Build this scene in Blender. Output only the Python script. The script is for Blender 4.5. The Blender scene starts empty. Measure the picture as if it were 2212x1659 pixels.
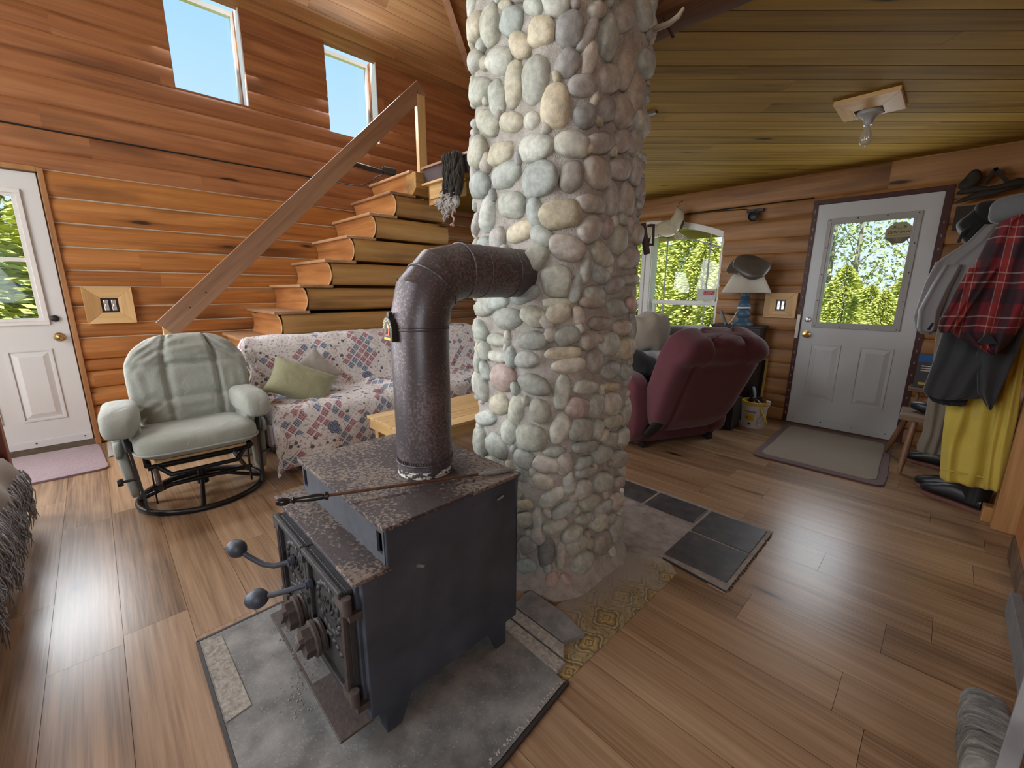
import bpy, bmesh, math, random
from mathutils import Vector, Matrix, noise
R = math.radians
rng = random.Random(7)
scn = bpy.context.scene
COL = scn.collection

# ---------------------------------------------------------------- camera
cam_d = bpy.data.cameras.new('camera'); cam = bpy.data.objects.new('camera', cam_d); COL.objects.link(cam)
CH = 1.27
pt, rl, yw = R(12.47), R(.27), R(45.71)
rt = Vector((math.cos(yw), math.sin(yw), 0)); f0 = Vector((-math.sin(yw), math.cos(yw), 0)); zz = Vector((0, 0, 1))
fw = f0*math.cos(pt) - zz*math.sin(pt); up = zz*math.cos(pt) + f0*math.sin(pt)
r2 = rt*math.cos(rl) + up*math.sin(rl); u2 = up*math.cos(rl) - rt*math.sin(rl)
cam.matrix_world = Matrix(((r2.x, u2.x, -fw.x, 0), (r2.y, u2.y, -fw.y, 0), (r2.z, u2.z, -fw.z, CH), (0, 0, 0, 1)))
cam_d.sensor_width = 36.0; cam_d.lens = 912.8*36/2212; cam_d.clip_start = .02; cam_d.clip_end = 300
scn.camera = cam
scn.cycles.max_bounces = 9; scn.cycles.caustics_reflective = False; scn.cycles.caustics_refractive = False
# ---------------------------------------------------------------- world, sun, daylight, exposure
vs = scn.view_settings
vs.view_transform = 'Standard'; vs.look = 'None'; vs.exposure = 0.27; vs.gamma = 1.0
vs.use_curve_mapping = False
w = bpy.data.worlds.new('sky'); scn.world = w; w.use_nodes = True
nt = w.node_tree; nt.nodes.clear()
wo = nt.nodes.new('ShaderNodeOutputWorld'); bg = nt.nodes.new('ShaderNodeBackground')
tc = nt.nodes.new('ShaderNodeTexCoord'); sx = nt.nodes.new('ShaderNodeSeparateXYZ'); cr = nt.nodes.new('ShaderNodeValToRGB')
cr.color_ramp.elements[0].position = .0; cr.color_ramp.elements[0].color = (.78, .90, 1, 1)
cr.color_ramp.elements[1].position = .45; cr.color_ramp.elements[1].color = (.38, .66, .98, 1)
nt.links.new(tc.outputs['Generated'], sx.inputs[0]); nt.links.new(sx.outputs['Z'], cr.inputs[0])
nt.links.new(cr.outputs[0], bg.inputs[0]); bg.inputs[1].default_value = 1.0
nt.links.new(bg.outputs[0], wo.inputs[0])
sun_d = bpy.data.lights.new('sun', 'SUN'); sun_d.energy = 7.5; sun_d.angle = R(1); sun_d.color = (1, .95, .85)
sun = bpy.data.objects.new('sun', sun_d); COL.objects.link(sun)
sun.rotation_euler = Vector((-.30, .50, -1.0)).to_track_quat('-Z', 'Y').to_euler(); sun.location = (2, -6, 9)

def window_light(name, loc, aim, sx_, sy_, power, col=(.92, .96, 1.0)):
    d = bpy.data.lights.new(name, 'AREA'); d.shape = 'RECTANGLE'; d.size = sx_; d.size_y = sy_
    d.energy = power; d.color = col
    o = bpy.data.objects.new(name, d); COL.objects.link(o); o.location = loc
    o.rotation_euler = Vector(aim).to_track_quat('-Z', 'Z').to_euler()
    return o
WARM = (.97, .98, 1.0)
window_light('fill_light_front', (-2.6, -3.05, 1.45), (0, 1, -.1), 2.2, 1.3, 70, WARM)  # added fill lamp behind the camera
window_light('fill_light_gable', (-2.3, -3.05, 3.6), (-.1, 1, -.3), 3.0, 1.6, 85, WARM)  # added high fill lamp, evens out the light from behind the camera
window_light('fill_light_left', (-4.77, -2.25, 1.48), (1, .1, -.1), 1.2, 1.1, 75, WARM)  # added fill lamp on the left wall, out of view
window_light('daylight_right_window', (2.12, -1.6, 1.5), (-1, .55, -.15), 1.5, 1.1, 32, (.86, .93, 1.0))
window_light('daylight_left_door', (-4.77, -.66, 1.48), (1, 0, -.05), .5, .9, 28)
window_light('daylight_upper_left', (-4.78, 1.02, 3.32), (1, 0, -.3), .5, .75, 24)
window_light('daylight_upper_left_b', (-4.78, 2.32, 3.3), (1, 0, -.3), .5, .75, 24)
window_light('fill_light_upper_left', (-4.78, -1.5, 3.3), (1, 0, -.3), .5, .75, 24)  # added lamp at the extra high window, out of view
window_light('daylight_back_window', (-2.65, 4.72, 1.45), (0, -1, -.05), 1.6, 1.0, 9)
window_light('daylight_right_door', (-.58, 4.74, 1.43), (0, -1, -.05), .5, .85, 8)

# ---------------------------------------------------------------- node helper
class G:
    def __init__(s, name):
        s.m = bpy.data.materials.new(name); s.m.use_nodes = True
        s.t = s.m.node_tree; s.t.nodes.clear()
        s.out = s.t.nodes.new('ShaderNodeOutputMaterial')
        s.b = s.t.nodes.new('ShaderNodeBsdfPrincipled'); s.t.links.new(s.b.outputs[0], s.out.inputs[0])
    def n(s, typ, ins=None, **props):
        nd = s.t.nodes.new('ShaderNode' + typ)
        for k, v in props.items(): setattr(nd, k, v)
        for k, v in (ins or {}).items(): s.set(nd.inputs[k], v)
        return nd
    def set(s, sock, v):
        if hasattr(v, 'links') or isinstance(v, bpy.types.NodeSocket): s.t.links.new(v, sock)
        else:
            if isinstance(v, (tuple, list)) and len(v) == 3 and sock.type == 'RGBA': v = (*v, 1)
            sock.default_value = v
    def m2(s, op, a, b=0.0, c=None, clamp=False):
        nd = s.n('Math', {0: a, 1: b}, operation=op, use_clamp=clamp)
        if c is not None: s.set(nd.inputs[2], c)
        return nd.outputs[0]
    def ramp(s, fac, *stops, interp='LINEAR'):
        nd = s.n('ValToRGB', {0: fac}); e = nd.color_ramp.elements; nd.color_ramp.interpolation = interp
        while len(e) < len(stops): e.new(.5)
        for i, (p, c) in enumerate(stops):
            e[i].position = p; e[i].color = (*c, 1) if len(c) == 3 else c
        return nd.outputs[0]
    def mix(s, fac, a, b, mode='MIX'):
        nd = s.n('MixRGB', {0: fac, 1: a, 2: b}, blend_type=mode); return nd.outputs[0]
    def co(s, scale=(1, 1, 1), rot=(0, 0, 0), loc=(0, 0, 0), src='Object'):
        t = s.n('TexCoord'); mp = s.n('Mapping', {0: t.outputs[src], 'Location': loc, 'Rotation': rot, 'Scale': scale}); return mp.outputs[0]
    def noise(s, vec, scale=5, detail=4, rough=.5, dist=0, w=None):
        nd = s.n('TexNoise', {'Vector': vec, 'Scale': scale, 'Detail': detail, 'Roughness': rough, 'Distortion': dist}, noise_dimensions='4D' if w is not None else '3D')
        if w is not None: s.set(nd.inputs['W'], w)
        return nd.outputs['Fac']
    def attr(s, name, out='Fac'): return s.n('Attribute', attribute_name=name).outputs[out]
    def fin(s, col=None, rough=None, bump=None, bs=.3, bd=.01, metal=None, **kw):
        if col is not None: s.set(s.b.inputs['Base Color'], col)
        if rough is not None: s.set(s.b.inputs['Roughness'], rough)
        if metal is not None: s.set(s.b.inputs['Metallic'], metal)
        for k, v in kw.items(): s.set(s.b.inputs[k], v)
        if bump is not None:
            bn = s.n('Bump', {'Height': bump, 'Strength': bs, 'Distance': bd}); s.t.links.new(bn.outputs[0], s.b.inputs['Normal'])
        return s.m

def plain(name, col, rough=.6, metal=0, var=0, vs_=20, bs=0, bscale=60, **kw):
    g = G(name); c = col
    if var:
        f = g.noise(g.co(), vs_, 4)
        c = g.mix(f, tuple(x*(1-var) for x in col), tuple(min(1, x*(1+var)) for x in col))
    bump = g.noise(g.co(), bscale, 4) if bs else None
    return g.fin(c, rough, bump, bs, .006, metal, **kw)

def wood(name, ax, dark, mid, light, rough=.45, knots=.6, knot_sc=(1.1, 5.5), grain=(.8, 13), fine=110, bs=.15, smudge=.35, tonew=.2, finew=.25):
    """ax: grain direction in the mesh's own coordinates; the 'tone' attribute makes every board differ"""
    g = G(name); tone = g.attr('tone')
    def sc(a, b): return tuple(a if i == ax else b for i in range(3))
    W = g.m2('MULTIPLY', tone, 43.0)
    n1 = g.noise(g.co(sc(*grain)), 1, 5, .55, .8, W)
    n2 = g.noise(g.co(sc(2.2, fine)), 1, 3, .6, .2, W)
    lo = g.noise(g.co(sc(.9, 4)), 1, 2, .5, .4, W)
    f = g.m2('ADD', g.m2('MULTIPLY', n1, 1-finew), g.m2('MULTIPLY', n2, finew))
    f = g.m2('ADD', f, g.m2('MULTIPLY', g.m2('SUBTRACT', tone, .5), tonew))
    c = g.ramp(f, (.28, dark), (.5, mid), (.72, light))
    sm = g.ramp(lo, (.30, (1, 1, 1)), (.46, (0, 0, 0)))
    c = g.mix(g.m2('MULTIPLY', sm, smudge), c, tuple(x*.45 for x in dark))
    if knots:
        off = g.n('CombineXYZ', {0: W, 1: W, 2: W}).outputs[0]
        v = g.n('VectorMath', {0: g.co(sc(*knot_sc)), 1: off}, operation='ADD').outputs[0]
        wob = g.noise(v, 6, 2)
        vo = g.n('TexVoronoi', {'Vector': v, 'Scale': 1.0, 'Randomness': .95})
        d = g.m2('ADD', vo.outputs['Distance'], g.m2('MULTIPLY', g.m2('SUBTRACT', wob, .5), .10))
        keep = g.m2('LESS_THAN', g.n('SeparateColor', {0: vo.outputs['Color']}).outputs[0], knots)
        k = g.ramp(d, (.05, (1, 1, 1)), (.10, (.25, .25, .25)), (.2, (0, 0, 0)))
        c = g.mix(g.m2('MULTIPLY', k, keep), c, tuple(x*.22 for x in dark))
    return g.fin(c, rough, f, bs, .004)

# ---------------------------------------------------------------- mesh builder
class MB:
    def __init__(s): s.v = []; s.f = []; s.t = []; s.mi = []; s.c = []; s.tone = .5; s.mat = 0; s.col = None
    def add(s, vs_, fs, tone=None):
        b = len(s.v); s.cut = getattr(s, 'cut', []) + [(len(s.f), b)]; s.v += [tuple(p) for p in vs_]
        s.c += [s.col or (1, 1, 1)]*len(vs_)
        for f in fs:
            s.f.append([b+i for i in f]); s.t.append(s.tone if tone is None else tone); s.mi.append(s.mat)
        return s
    def box(s, c, d, rot=None, tone=None, taper=1):
        M = rot if rot is not None else Matrix.Identity(3); c = Vector(c); vs_ = []
        for z in (-1, 1):
            k = 1 if z < 0 else taper
            for x, y in ((-1, -1), (1, -1), (1, 1), (-1, 1)):
                vs_.append(c + M @ Vector((x*d[0]/2*k, y*d[1]/2*k, z*d[2]/2)))
        return s.add(vs_, [(0, 3, 2, 1), (4, 5, 6, 7), (0, 1, 5, 4), (1, 2, 6, 5), (2, 3, 7, 6), (3, 0, 4, 7)], tone)
    def bb(s, x0, x1, y0, y1, z0, z1, tone=None):
        return s.box(((x0+x1)/2, (y0+y1)/2, (z0+z1)/2), (x1-x0, y1-y0, z1-z0), None, tone)
    def bar(s, a, b, w_, h, upv=(0, 0, 1), tone=None):
        a = Vector(a); b = Vector(b); d = (b-a); L = d.length; d.normalize(); u = Vector(upv); sd = u.cross(d)
        if sd.length < 1e-4: sd = Vector((1, 0, 0)).cross(d)
        sd.normalize(); u = d.cross(sd)
        M = Matrix((d, sd, u)).transposed()
        return s.box((a+b)/2, (L, w_, h), M, tone)
    def rings(s, rings, cap=True, closed=False, tone=None):
        n = len(rings[0]); vs_ = [p for r in rings for p in r]; fs = []
        m = len(rings)
        for i in range(m if closed else m-1):
            j = (i+1) % m
            for k in range(n):
                l = (k+1) % n; fs.append((i*n+k, i*n+l, j*n+l, j*n+k))
        if cap and not closed:
            fs.append(tuple(range(n-1, -1, -1))); fs.append(tuple((m-1)*n+k for k in range(n)))
        return s.add(vs_, fs, tone)
    def tube(s, pts, r, n=10, cap=True, closed=False, tone=None, flat=1):
        pts = [Vector(p) for p in pts]; m = len(pts); rr = r if isinstance(r, (list, tuple)) else [r]*m
        rings = []; prev = None
        for i, p in enumerate(pts):
            a = pts[i-1] if (i > 0 or closed) else p; b = pts[(i+1) % m] if (i < m-1 or closed) else p
            d1 = (p-a); d2 = (b-p)
            if d1.length < 1e-9: d1 = d2
            if d2.length < 1e-9: d2 = d1
            d1.normalize(); d2.normalize(); d = (d1+d2)
            if d.length < 1e-6: d = d1
            d.normalize()
            if prev is None:
                q = Vector((0, 0, 1)) if abs(d.z) < .9 else Vector((1, 0, 0)); x = q.cross(d).normalized()
            else:
                x = prev - d*prev.dot(d); x.normalize()
            prev = x; y = d.cross(x); k = 1/max(.5, abs(d.dot(d1)))
            bend = (d2-d1)
            ring = []
            for j in range(n):
                t = 2*math.pi*j/n; o = x*math.cos(t)*rr[i] + y*math.sin(t)*rr[i]*flat
                if bend.length > 1e-3:
                    bn = bend.normalized(); o = o + bn*(o.dot(bn)*(k-1))
                ring.append(p+o)
            rings.append(ring)
        return s.rings(rings, cap, closed, tone)
    def lathe(s, prof, n=24, M=None, cap=True, tone=None):
        M = M or Matrix.Identity(4)
        rings = [[M @ Vector((r*math.cos(2*math.pi*j/n), r*math.sin(2*math.pi*j/n), z)) for j in range(n)] for r, z in prof]
        return s.rings(rings, cap, False, tone)
    def prism(s, poly, a, b, axis=2, M=None, tone=None):
        """polygon (2-tuples) swept from a to b along axis"""
        def P(p, h):
            q = {0: (h, p[0], p[1]), 1: (p[0], h, p[1]), 2: (p[0], p[1], h)}[axis]
            return M @ Vector(q) if M is not None else Vector(q)
        n = len(poly); vs_ = [P(p, a) for p in poly] + [P(p, b) for p in poly]
        fs = [tuple(range(n-1, -1, -1)), tuple(range(n, 2*n))] + [(i, (i+1) % n, n+(i+1) % n, n+i) for i in range(n)]
        return s.add(vs_, fs, tone)
    def grid(s, nu, nv, fn, wrap_u=False, tone=None):
        vs_ = [fn(i/(nu if wrap_u else nu-1), j/(nv-1)) for j in range(nv) for i in range(nu)]; fs = []
        for j in range(nv-1):
            for i in range(nu if wrap_u else nu-1):
                k = (i+1) % nu; fs.append((j*nu+i, j*nu+k, (j+1)*nu+k, (j+1)*nu+i))
        return s.add(vs_, fs, tone)
    def ball(s, c, rad, M=None, sub=2, amp=0, fr=3, seed=0, e=1.0, tone=None):
        vs0, fs = ICO[sub]; c = Vector(c); out = []
        for p in vs0:
            q = Vector((math.copysign(abs(p.x)**e, p.x), math.copysign(abs(p.y)**e, p.y), math.copysign(abs(p.z)**e, p.z)))
            if amp: q *= 1 + amp*noise.noise(p*fr + Vector((seed*3.7, seed*1.3, seed)))
            q = Vector((q.x*rad[0], q.y*rad[1], q.z*rad[2]))
            if M is not None: q = M @ q
            out.append(c+q)
        return s.add(out, fs, tone)
    def pad(s, c, d, M=None, e=.45, n=28, puff=0, amp=0, fr=4, seed=0, fn=None, tone=None):
        """soft cushion: superellipsoid of full size d; fn may displace local points"""
        c = Vector(c)
        def sp(x, k): return math.copysign(abs(x)**k, x)
        nv = n//2+1; vs_ = []
        for j in range(nv):
            ph = -math.pi/2 + math.pi*j/(nv-1)
            for i in range(n):
                th = 2*math.pi*i/n
                p = Vector((sp(math.cos(th), e)*sp(math.cos(ph), e)*d[0]/2, sp(math.sin(th), e)*sp(math.cos(ph), e)*d[1]/2, sp(math.sin(ph), e if not puff else puff)*d[2]/2))
                if amp: p += p.normalized()*amp*noise.noise(p*fr + Vector((seed, seed*2.1, 0)))
                if fn: p = fn(p)
                if M is not None: p = M @ p
                vs_.append(c+p)
        fs = [(j*n+i, j*n+(i+1) % n, (j+1)*n+(i+1) % n, (j+1)*n+i) for j in range(nv-1) for i in range(n)]
        return s.add(vs_, fs, tone)
    def parts(s, name, mats, parent=None, **k):
        cs_ = s.cut+[(len(s.f), len(s.v))]; out = []
        for (f0, v0), (f1, v1) in zip(cs_[:-1], cs_[1:]):
            q = MB(); q.v = s.v[v0:v1]; q.c = s.c[v0:v1]; q.f = [[i-v0 for i in f] for f in s.f[f0:f1]]; q.t = s.t[f0:f1]; q.mi = s.mi[f0:f1]
            out.append(q.build(name, mats, parent, **k))
        return out
    def build(s, name, mats, parent=None, smooth=None, bevel=0, local=False, kind=None, sub=0, label=None, solid=0):
        me = bpy.data.meshes.new(name); me.from_pydata(s.v, [], s.f)
        for m in (mats if isinstance(mats, (list, tuple)) else [mats]): me.materials.append(m)
        a = me.attributes.new('tone', 'FLOAT', 'FACE'); a.data.foreach_set('value', s.t)
        if any(c != (1, 1, 1) for c in s.c):
            ca = me.attributes.new('col', 'FLOAT_COLOR', 'POINT'); ca.data.foreach_set('color', [x for c in s.c for x in (*c, 1)])
        me.polygons.foreach_set('material_index', s.mi)
        bm = bmesh.new(); bm.from_mesh(me); bmesh.ops.remove_doubles(bm, verts=bm.verts, dist=1e-5)
        bmesh.ops.recalc_face_normals(bm, faces=bm.faces); bm.to_mesh(me); bm.free()
        if smooth is not None:
            me.polygons.foreach_set('use_smooth', [True]*len(me.polygons))
            if smooth < 180: me.set_sharp_from_angle(angle=R(smooth))
        o = bpy.data.objects.new(name, me); COL.objects.link(o)
        if parent is not None:
            o.parent = parent
            if not local: o.matrix_parent_inverse = PM[parent.name].inverted()
        PM[o.name] = Matrix.Identity(4)
        if solid:
            md = o.modifiers.new('solid', 'SOLIDIFY'); md.thickness = solid; md.offset = 0
        if sub:
            md = o.modifiers.new('sub', 'SUBSURF'); md.levels = sub; md.render_levels = sub
        if bevel:
            md = o.modifiers.new('bevel', 'BEVEL'); md.width = bevel; md.segments = 2; md.limit_method = 'ANGLE'; md.angle_limit = R(50)
        if kind: o['kind'] = kind
        if label: o['label'] = label
        return o
ICO = {}
for k in (1, 2, 3):
    bm = bmesh.new(); bmesh.ops.create_icosphere(bm, subdivisions=k, radius=1)
    ICO[k] = ([v.co.copy() for v in bm.verts], [tuple(v.index for v in f.verts) for f in bm.faces]); bm.free()
PM = {}
def thing(name, label, cat, loc=(0, 0, 0), rz=0, group=None, kind=None):
    o = bpy.data.objects.new(name, None); COL.objects.link(o); o.location = loc; o.rotation_euler = (0, 0, rz); o.empty_display_size = .05
    PM[o.name] = Matrix.Translation(loc) @ Matrix.Rotation(rz, 4, 'Z')
    tag(o, label, cat, group, kind); return o
def tag(o, label=None, cat=None, group=None, kind=None):
    if label: o['label'] = label
    if cat: o['category'] = cat
    if group: o['group'] = group
    if kind: o['kind'] = kind
    return o
def struct(name, label=None, loc=(0, 0, 0)):
    o = bpy.data.objects.new(name, None); COL.objects.link(o); o.location = loc; PM[o.name] = Matrix.Translation(loc)
    o['kind'] = 'structure'
    if label: o['label'] = label; 
    return o
def rotm(ax, deg): return Matrix.Rotation(R(deg), 3, ax)
def text_mesh(txt, size, mat_, M, name, parent, ext=.0005, mirror=False, font_sx=1):
    cu = bpy.data.curves.new(name, 'FONT'); cu.body = txt; cu.size = size; cu.extrude = ext; cu.align_x = 'CENTER'; cu.align_y = 'CENTER'
    tmp = bpy.data.objects.new('tmp_text', cu); COL.objects.link(tmp)
    dg = bpy.context.evaluated_depsgraph_get(); me = bpy.data.meshes.new_from_object(tmp.evaluated_get(dg)); bpy.data.objects.remove(tmp)
    S = Matrix.Diagonal(((-1 if mirror else 1)*font_sx, 1, 1, 1)); me.transform(M @ S)
    me.materials.clear(); me.materials.append(mat_); me.name = name
    o = bpy.data.objects.new(name, me); COL.objects.link(o); o.parent = parent; o.matrix_parent_inverse = PM[parent.name].inverted(); return o
def frame_M(o, x, y):
    x = Vector(x).normalized(); y = Vector(y).normalized(); z = x.cross(y)
    return Matrix(((x.x, y.x, z.x, o[0]), (x.y, y.y, z.y, o[1]), (x.z, y.z, z.z, o[2]), (0, 0, 0, 1)))

# ---------------------------------------------------------------- materials
LOG = dict(dark=(.17, .055, .012), mid=(.40, .155, .035), light=(.56, .26, .075))
M_logY = wood('stained_log_y', 1, **LOG, rough=.5, knots=.8, smudge=.75, tonew=.10, finew=.35)
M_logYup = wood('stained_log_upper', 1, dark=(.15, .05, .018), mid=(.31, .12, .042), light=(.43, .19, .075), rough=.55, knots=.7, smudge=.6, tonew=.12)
M_logX = wood('stained_log_x', 0, dark=(.18, .08, .026), mid=(.37, .185, .07), light=(.50, .285, .12), rough=.55, knots=.7, smudge=.6, tonew=.12)
M_roof = wood('roof_boards_wood', 1, dark=(.20, .09, .03), mid=(.38, .19, .075), light=(.5, .29, .13), rough=.5, knots=.5, smudge=.3)
M_ceil = wood('ceiling_boards_wood', 0, dark=(.13, .07, .014), mid=(.32, .195, .036), light=(.42, .27, .06), rough=.75, knots=.5, knot_sc=(1.3, 6), smudge=.15)
M_ceil.node_tree.nodes['Principled BSDF'].inputs['Specular IOR Level'].default_value = .12
M_floor = wood('laminate_oak', 0, dark=(.10, .055, .028), mid=(.315, .198, .112), light=(.46, .315, .195), rough=.30, knots=.55, knot_sc=(1.0, 4.5), grain=(.9, 16), fine=95, bs=.10, smudge=.4, tonew=.17, finew=.5)
M_stair = wood('stair_log_wood', 1, dark=(.19, .085, .022), mid=(.42, .22, .066), light=(.54, .31, .105), rough=.5, knots=.85, smudge=.7, tonew=.12)
M_stairX = wood('stair_cut_wood', 0, dark=(.22, .075, .022), mid=(.42, .175, .055), light=(.56, .28, .1), rough=.4, knots=.3, smudge=.4)
M_tread = wood('tread_board_wood', 0, dark=(.24, .12, .06), mid=(.42, .24, .12), light=(.52, .32, .18), rough=.5, knots=0)
M_rail = wood('handrail_wood', 0, dark=(.20, .10, .055), mid=(.34, .185, .105), light=(.42, .245, .145), rough=.4, knots=.2, smudge=.15)
def pine(ax, n): return wood('pine_'+n, ax, dark=(.42, .24, .09), mid=(.62, .40, .17), light=(.74, .52, .26), rough=.5, knots=.5, smudge=.1)
M_pineX, M_pineY, M_pineZ = pine(0, 'x'), pine(1, 'y'), pine(2, 'z')
M_trimZ = wood('casing_wood', 2, dark=(.22, .09, .03), mid=(.40, .19, .07), light=(.5, .27, .11), rough=.5, knots=.2)
M_postZ = wood('post_wood', 2, dark=(.22, .10, .03), mid=(.40, .2, .07), light=(.5, .28, .11), rough=.5, knots=.3)
M_beamX = wood('bark_beam_wood', 0, dark=(.03, .012, .005), mid=(.13, .055, .02), light=(.25, .12, .05), rough=.95, knots=.4, bs=.6)
M_greyw = wood('weathered_grey_wood', 2, dark=(.09, .09, .09), mid=(.2, .2, .205), light=(.32, .32, .33), rough=.8, knots=.1, bs=.4)
M_oldX = wood('old_bench_wood', 0, dark=(.06, .035, .02), mid=(.15, .09, .055), light=(.25, .17, .11), rough=.7, knots=.2)
M_legw = wood('stool_leg_wood', 2, dark=(.12, .055, .03), mid=(.24, .125, .07), light=(.33, .19, .11), rough=.5, knots=0)
M_black = plain('black_gap', (.008, .007, .006), .9)
M_chink = plain('chinking_strip', (.55, .48, .39), .7, var=.15)
M_white = plain('white_vinyl', (.72, .72, .70), .4, var=.04)
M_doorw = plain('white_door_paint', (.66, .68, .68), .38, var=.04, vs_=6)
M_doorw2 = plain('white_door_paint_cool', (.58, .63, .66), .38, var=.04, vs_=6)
M_darkred = plain('dark_red_jamb', (.06, .012, .010), .5, var=.5)
M_brass = plain('brass', (.55, .36, .13), .25, 1)
M_darkmetal = plain('dark_metal', (.05, .045, .045), .4, .8)
M_blackm = plain('black_powder_coat', (.012, .012, .014), .38, .3)
M_chrome = plain('chrome', (.7, .7, .7), .25, 1)
M_plasticblk = plain('black_plastic', (.015, .015, .016), .4)
g = G('window_glass'); g.t.nodes.remove(g.b)
tr = g.n('BsdfTransparent', {0: (.96, .98, .98)}); gl = g.n('BsdfGlossy', {'Roughness': .02})
mx = g.n('MixShader', {0: .02, 1: tr.outputs[0], 2: gl.outputs[0]}); g.t.links.new(mx.outputs[0], g.out.inputs[0]); M_glass = g.m
g = G('clear_bulb_glass'); g.t.nodes.remove(g.b)
tr = g.n('BsdfTransparent', {0: (.9, .9, .88)}); gl = g.n('BsdfGlossy', {'Roughness': .05}); df = g.n('BsdfDiffuse', {0: (.75, .73, .66)})
m1 = g.n('MixShader', {0: .35, 1: tr.outputs[0], 2: df.outputs[0]}); mx = g.n('MixShader', {0: .15, 1: m1.outputs[0], 2: gl.outputs[0]}); g.t.links.new(mx.outputs[0], g.out.inputs[0]); M_bulb = g.m

def fabric(name, col, col2=None, sc=260, bs=.25, rough=.9, mottled=6, wr=0):
    g = G(name); c2 = col2 or tuple(x*.72 for x in col)
    f = g.noise(g.co(), sc, 2); lo = g.noise(g.co(), mottled, 3)
    c = g.mix(g.m2('ADD', g.m2('MULTIPLY', f, .5), g.m2('MULTIPLY', lo, .5)), c2, col)
    b = f
    if wr: b = g.m2('ADD', g.m2('MULTIPLY', f, .25), g.m2('MULTIPLY', g.noise(g.co(), wr, 3, .5, .6), 3.0))
    return g.fin(c, rough, b, bs, .006, **{'Sheen Weight': .2})
M_sage = fabric('sage_velour', (.40, .42, .37), (.26, .28, .245), wr=11, bs=.5, sc=190)
M_burg = fabric('burgundy_velour', (.125, .026, .038), (.06, .012, .02), sc=160, mottled=9, bs=.4)
M_skirt = fabric('plum_grey_upholstery', (.20, .16, .155), (.13, .10, .10))
M_greenp = fabric('olive_chenille', (.40, .40, .25), (.25, .25, .14), sc=180, bs=.5, wr=14)
M_greyj = fabric('grey_jacket_cloth', (.26, .255, .26), (.18, .178, .185), wr=8)
M_capgrey = fabric('grey_knit', (.12, .12, .124), (.08, .08, .084))
M_charc = fabric('charcoal_wool', (.030, .032, .036), (.016, .017, .019), wr=7)
M_blackc = fabric('black_cloth', (.008, .008, .010), (.004, .004, .005))
M_yell = fabric('yellow_oilskin', (.60, .47, .065), (.42, .32, .045), sc=120, rough=.6, wr=7, bs=.3)
M_beige = fabric('beige_canvas', (.20, .17, .125), (.13, .11, .085), wr=8)
M_tan = fabric('tan_jacket_cloth', (.27, .235, .185), (.18, .155, .12), wr=9)
M_mauve = fabric('mauve_pile', (.30, .215, .235), (.17, .115, .125), sc=70, bs=.8, mottled=25)
M_matbe = fabric('beige_mat_pile', (.26, .215, .155), (.17, .14, .10), sc=150, bs=.5, mottled=30)
M_matrd = fabric('maroon_mat_pile', (.105, .045, .045), (.06, .025, .027), sc=120, bs=.6)
M_armch = fabric('brown_tweed', (.27, .225, .185), (.15, .12, .10), sc=90, mottled=14)
M_fringe = fabric('blue_grey_fringe', (.42, .44, .48), (.26, .28, .32), sc=90)
M_navy = fabric('blue_fleece', (.07, .10, .17), (.30, .33, .38), sc=50, mottled=40)
M_cap = plain('grey_brown_leather', (.075, .065, .055), .35, var=.5, vs_=9, bs=.4, bscale=12)
M_rubber = plain('black_rubber', (.012, .013, .016), .38)
M_sole = plain('brown_rubber_sole', (.16, .065, .05), .7)
M_gull = fabric('cream_feather', (.55, .50, .36), (.40, .36, .25), sc=60, bs=.4, mottled=18)
M_goosed = fabric('dark_feather', (.05, .042, .03), (.008, .007, .006), sc=40, bs=.6, mottled=22)
M_goosew = fabric('white_down', (.62, .58, .54), (.10, .09, .085), sc=30, bs=.5, mottled=16)
M_blue = plain('blue_glaze', (.045, .10, .16), .45, var=.2)
M_shade = fabric('linen_shade', (.50, .46, .38), (.42, .385, .315))
M_plyblk = plain('black_laminate', (.012, .009, .009), .5)
M_pail = plain('white_pail_plastic', (.62, .63, .63), .4, var=.1, vs_=15)
M_pailY = plain('yellow_pail_plastic', (.62, .42, .04), .4, var=.12)
M_bin = plain('translucent_bin_plastic', (.42, .42, .37), .4, var=.08)
M_plaster = plain('pale_grey_plaster', (.35, .37, .39), .8, var=.25, vs_=8, bs=.4)
M_bone = plain('antler_bone', (.42, .38, .28), .6, var=.2)
M_nail = plain('rusty_nail', (.05, .02, .012), .8)
M_antd = plain('dark_antler', (.022, .018, .014), .7, var=.4)
M_flesh = plain('pink_bird_leg', (.40, .25, .20), .6)
M_signk = plain('sign_black', (.015, .014, .014), .5)
M_signy = plain('sign_yellow', (.60, .40, .07), .5)
M_red = plain('red_print', (.33, .012, .018), .4)
M_card = plain('clouded_plastic', (.40, .41, .39), .4, var=.1)
M_boxblue = plain('box_blue_print', (.012, .11, .33), .4)
M_boxdark = plain('box_dark_print', (.05, .055, .065), .4)
M_paper = plain('pale_print', (.62, .62, .60), .6)
M_octo = plain('olive_sticker', (.44, .42, .25), .6)
M_octod = plain('dark_olive_sticker', (.17, .155, .12), .6)
M_ink = plain('black_ink', (.02, .018, .012), .6)
M_wire = plain('black_cable', (.01, .01, .011), .5)
M_cord = plain('white_cord', (.65, .63, .58), .5)
M_stick = plain('grey_stick', (.12, .15, .165), .5)
M_orange = wood('orange_board_wood', 2, dark=(.3, .09, .03), mid=(.48, .19, .06), light=(.58, .27, .1), rough=.4, knots=.2)
M_feath = M_gull

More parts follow.
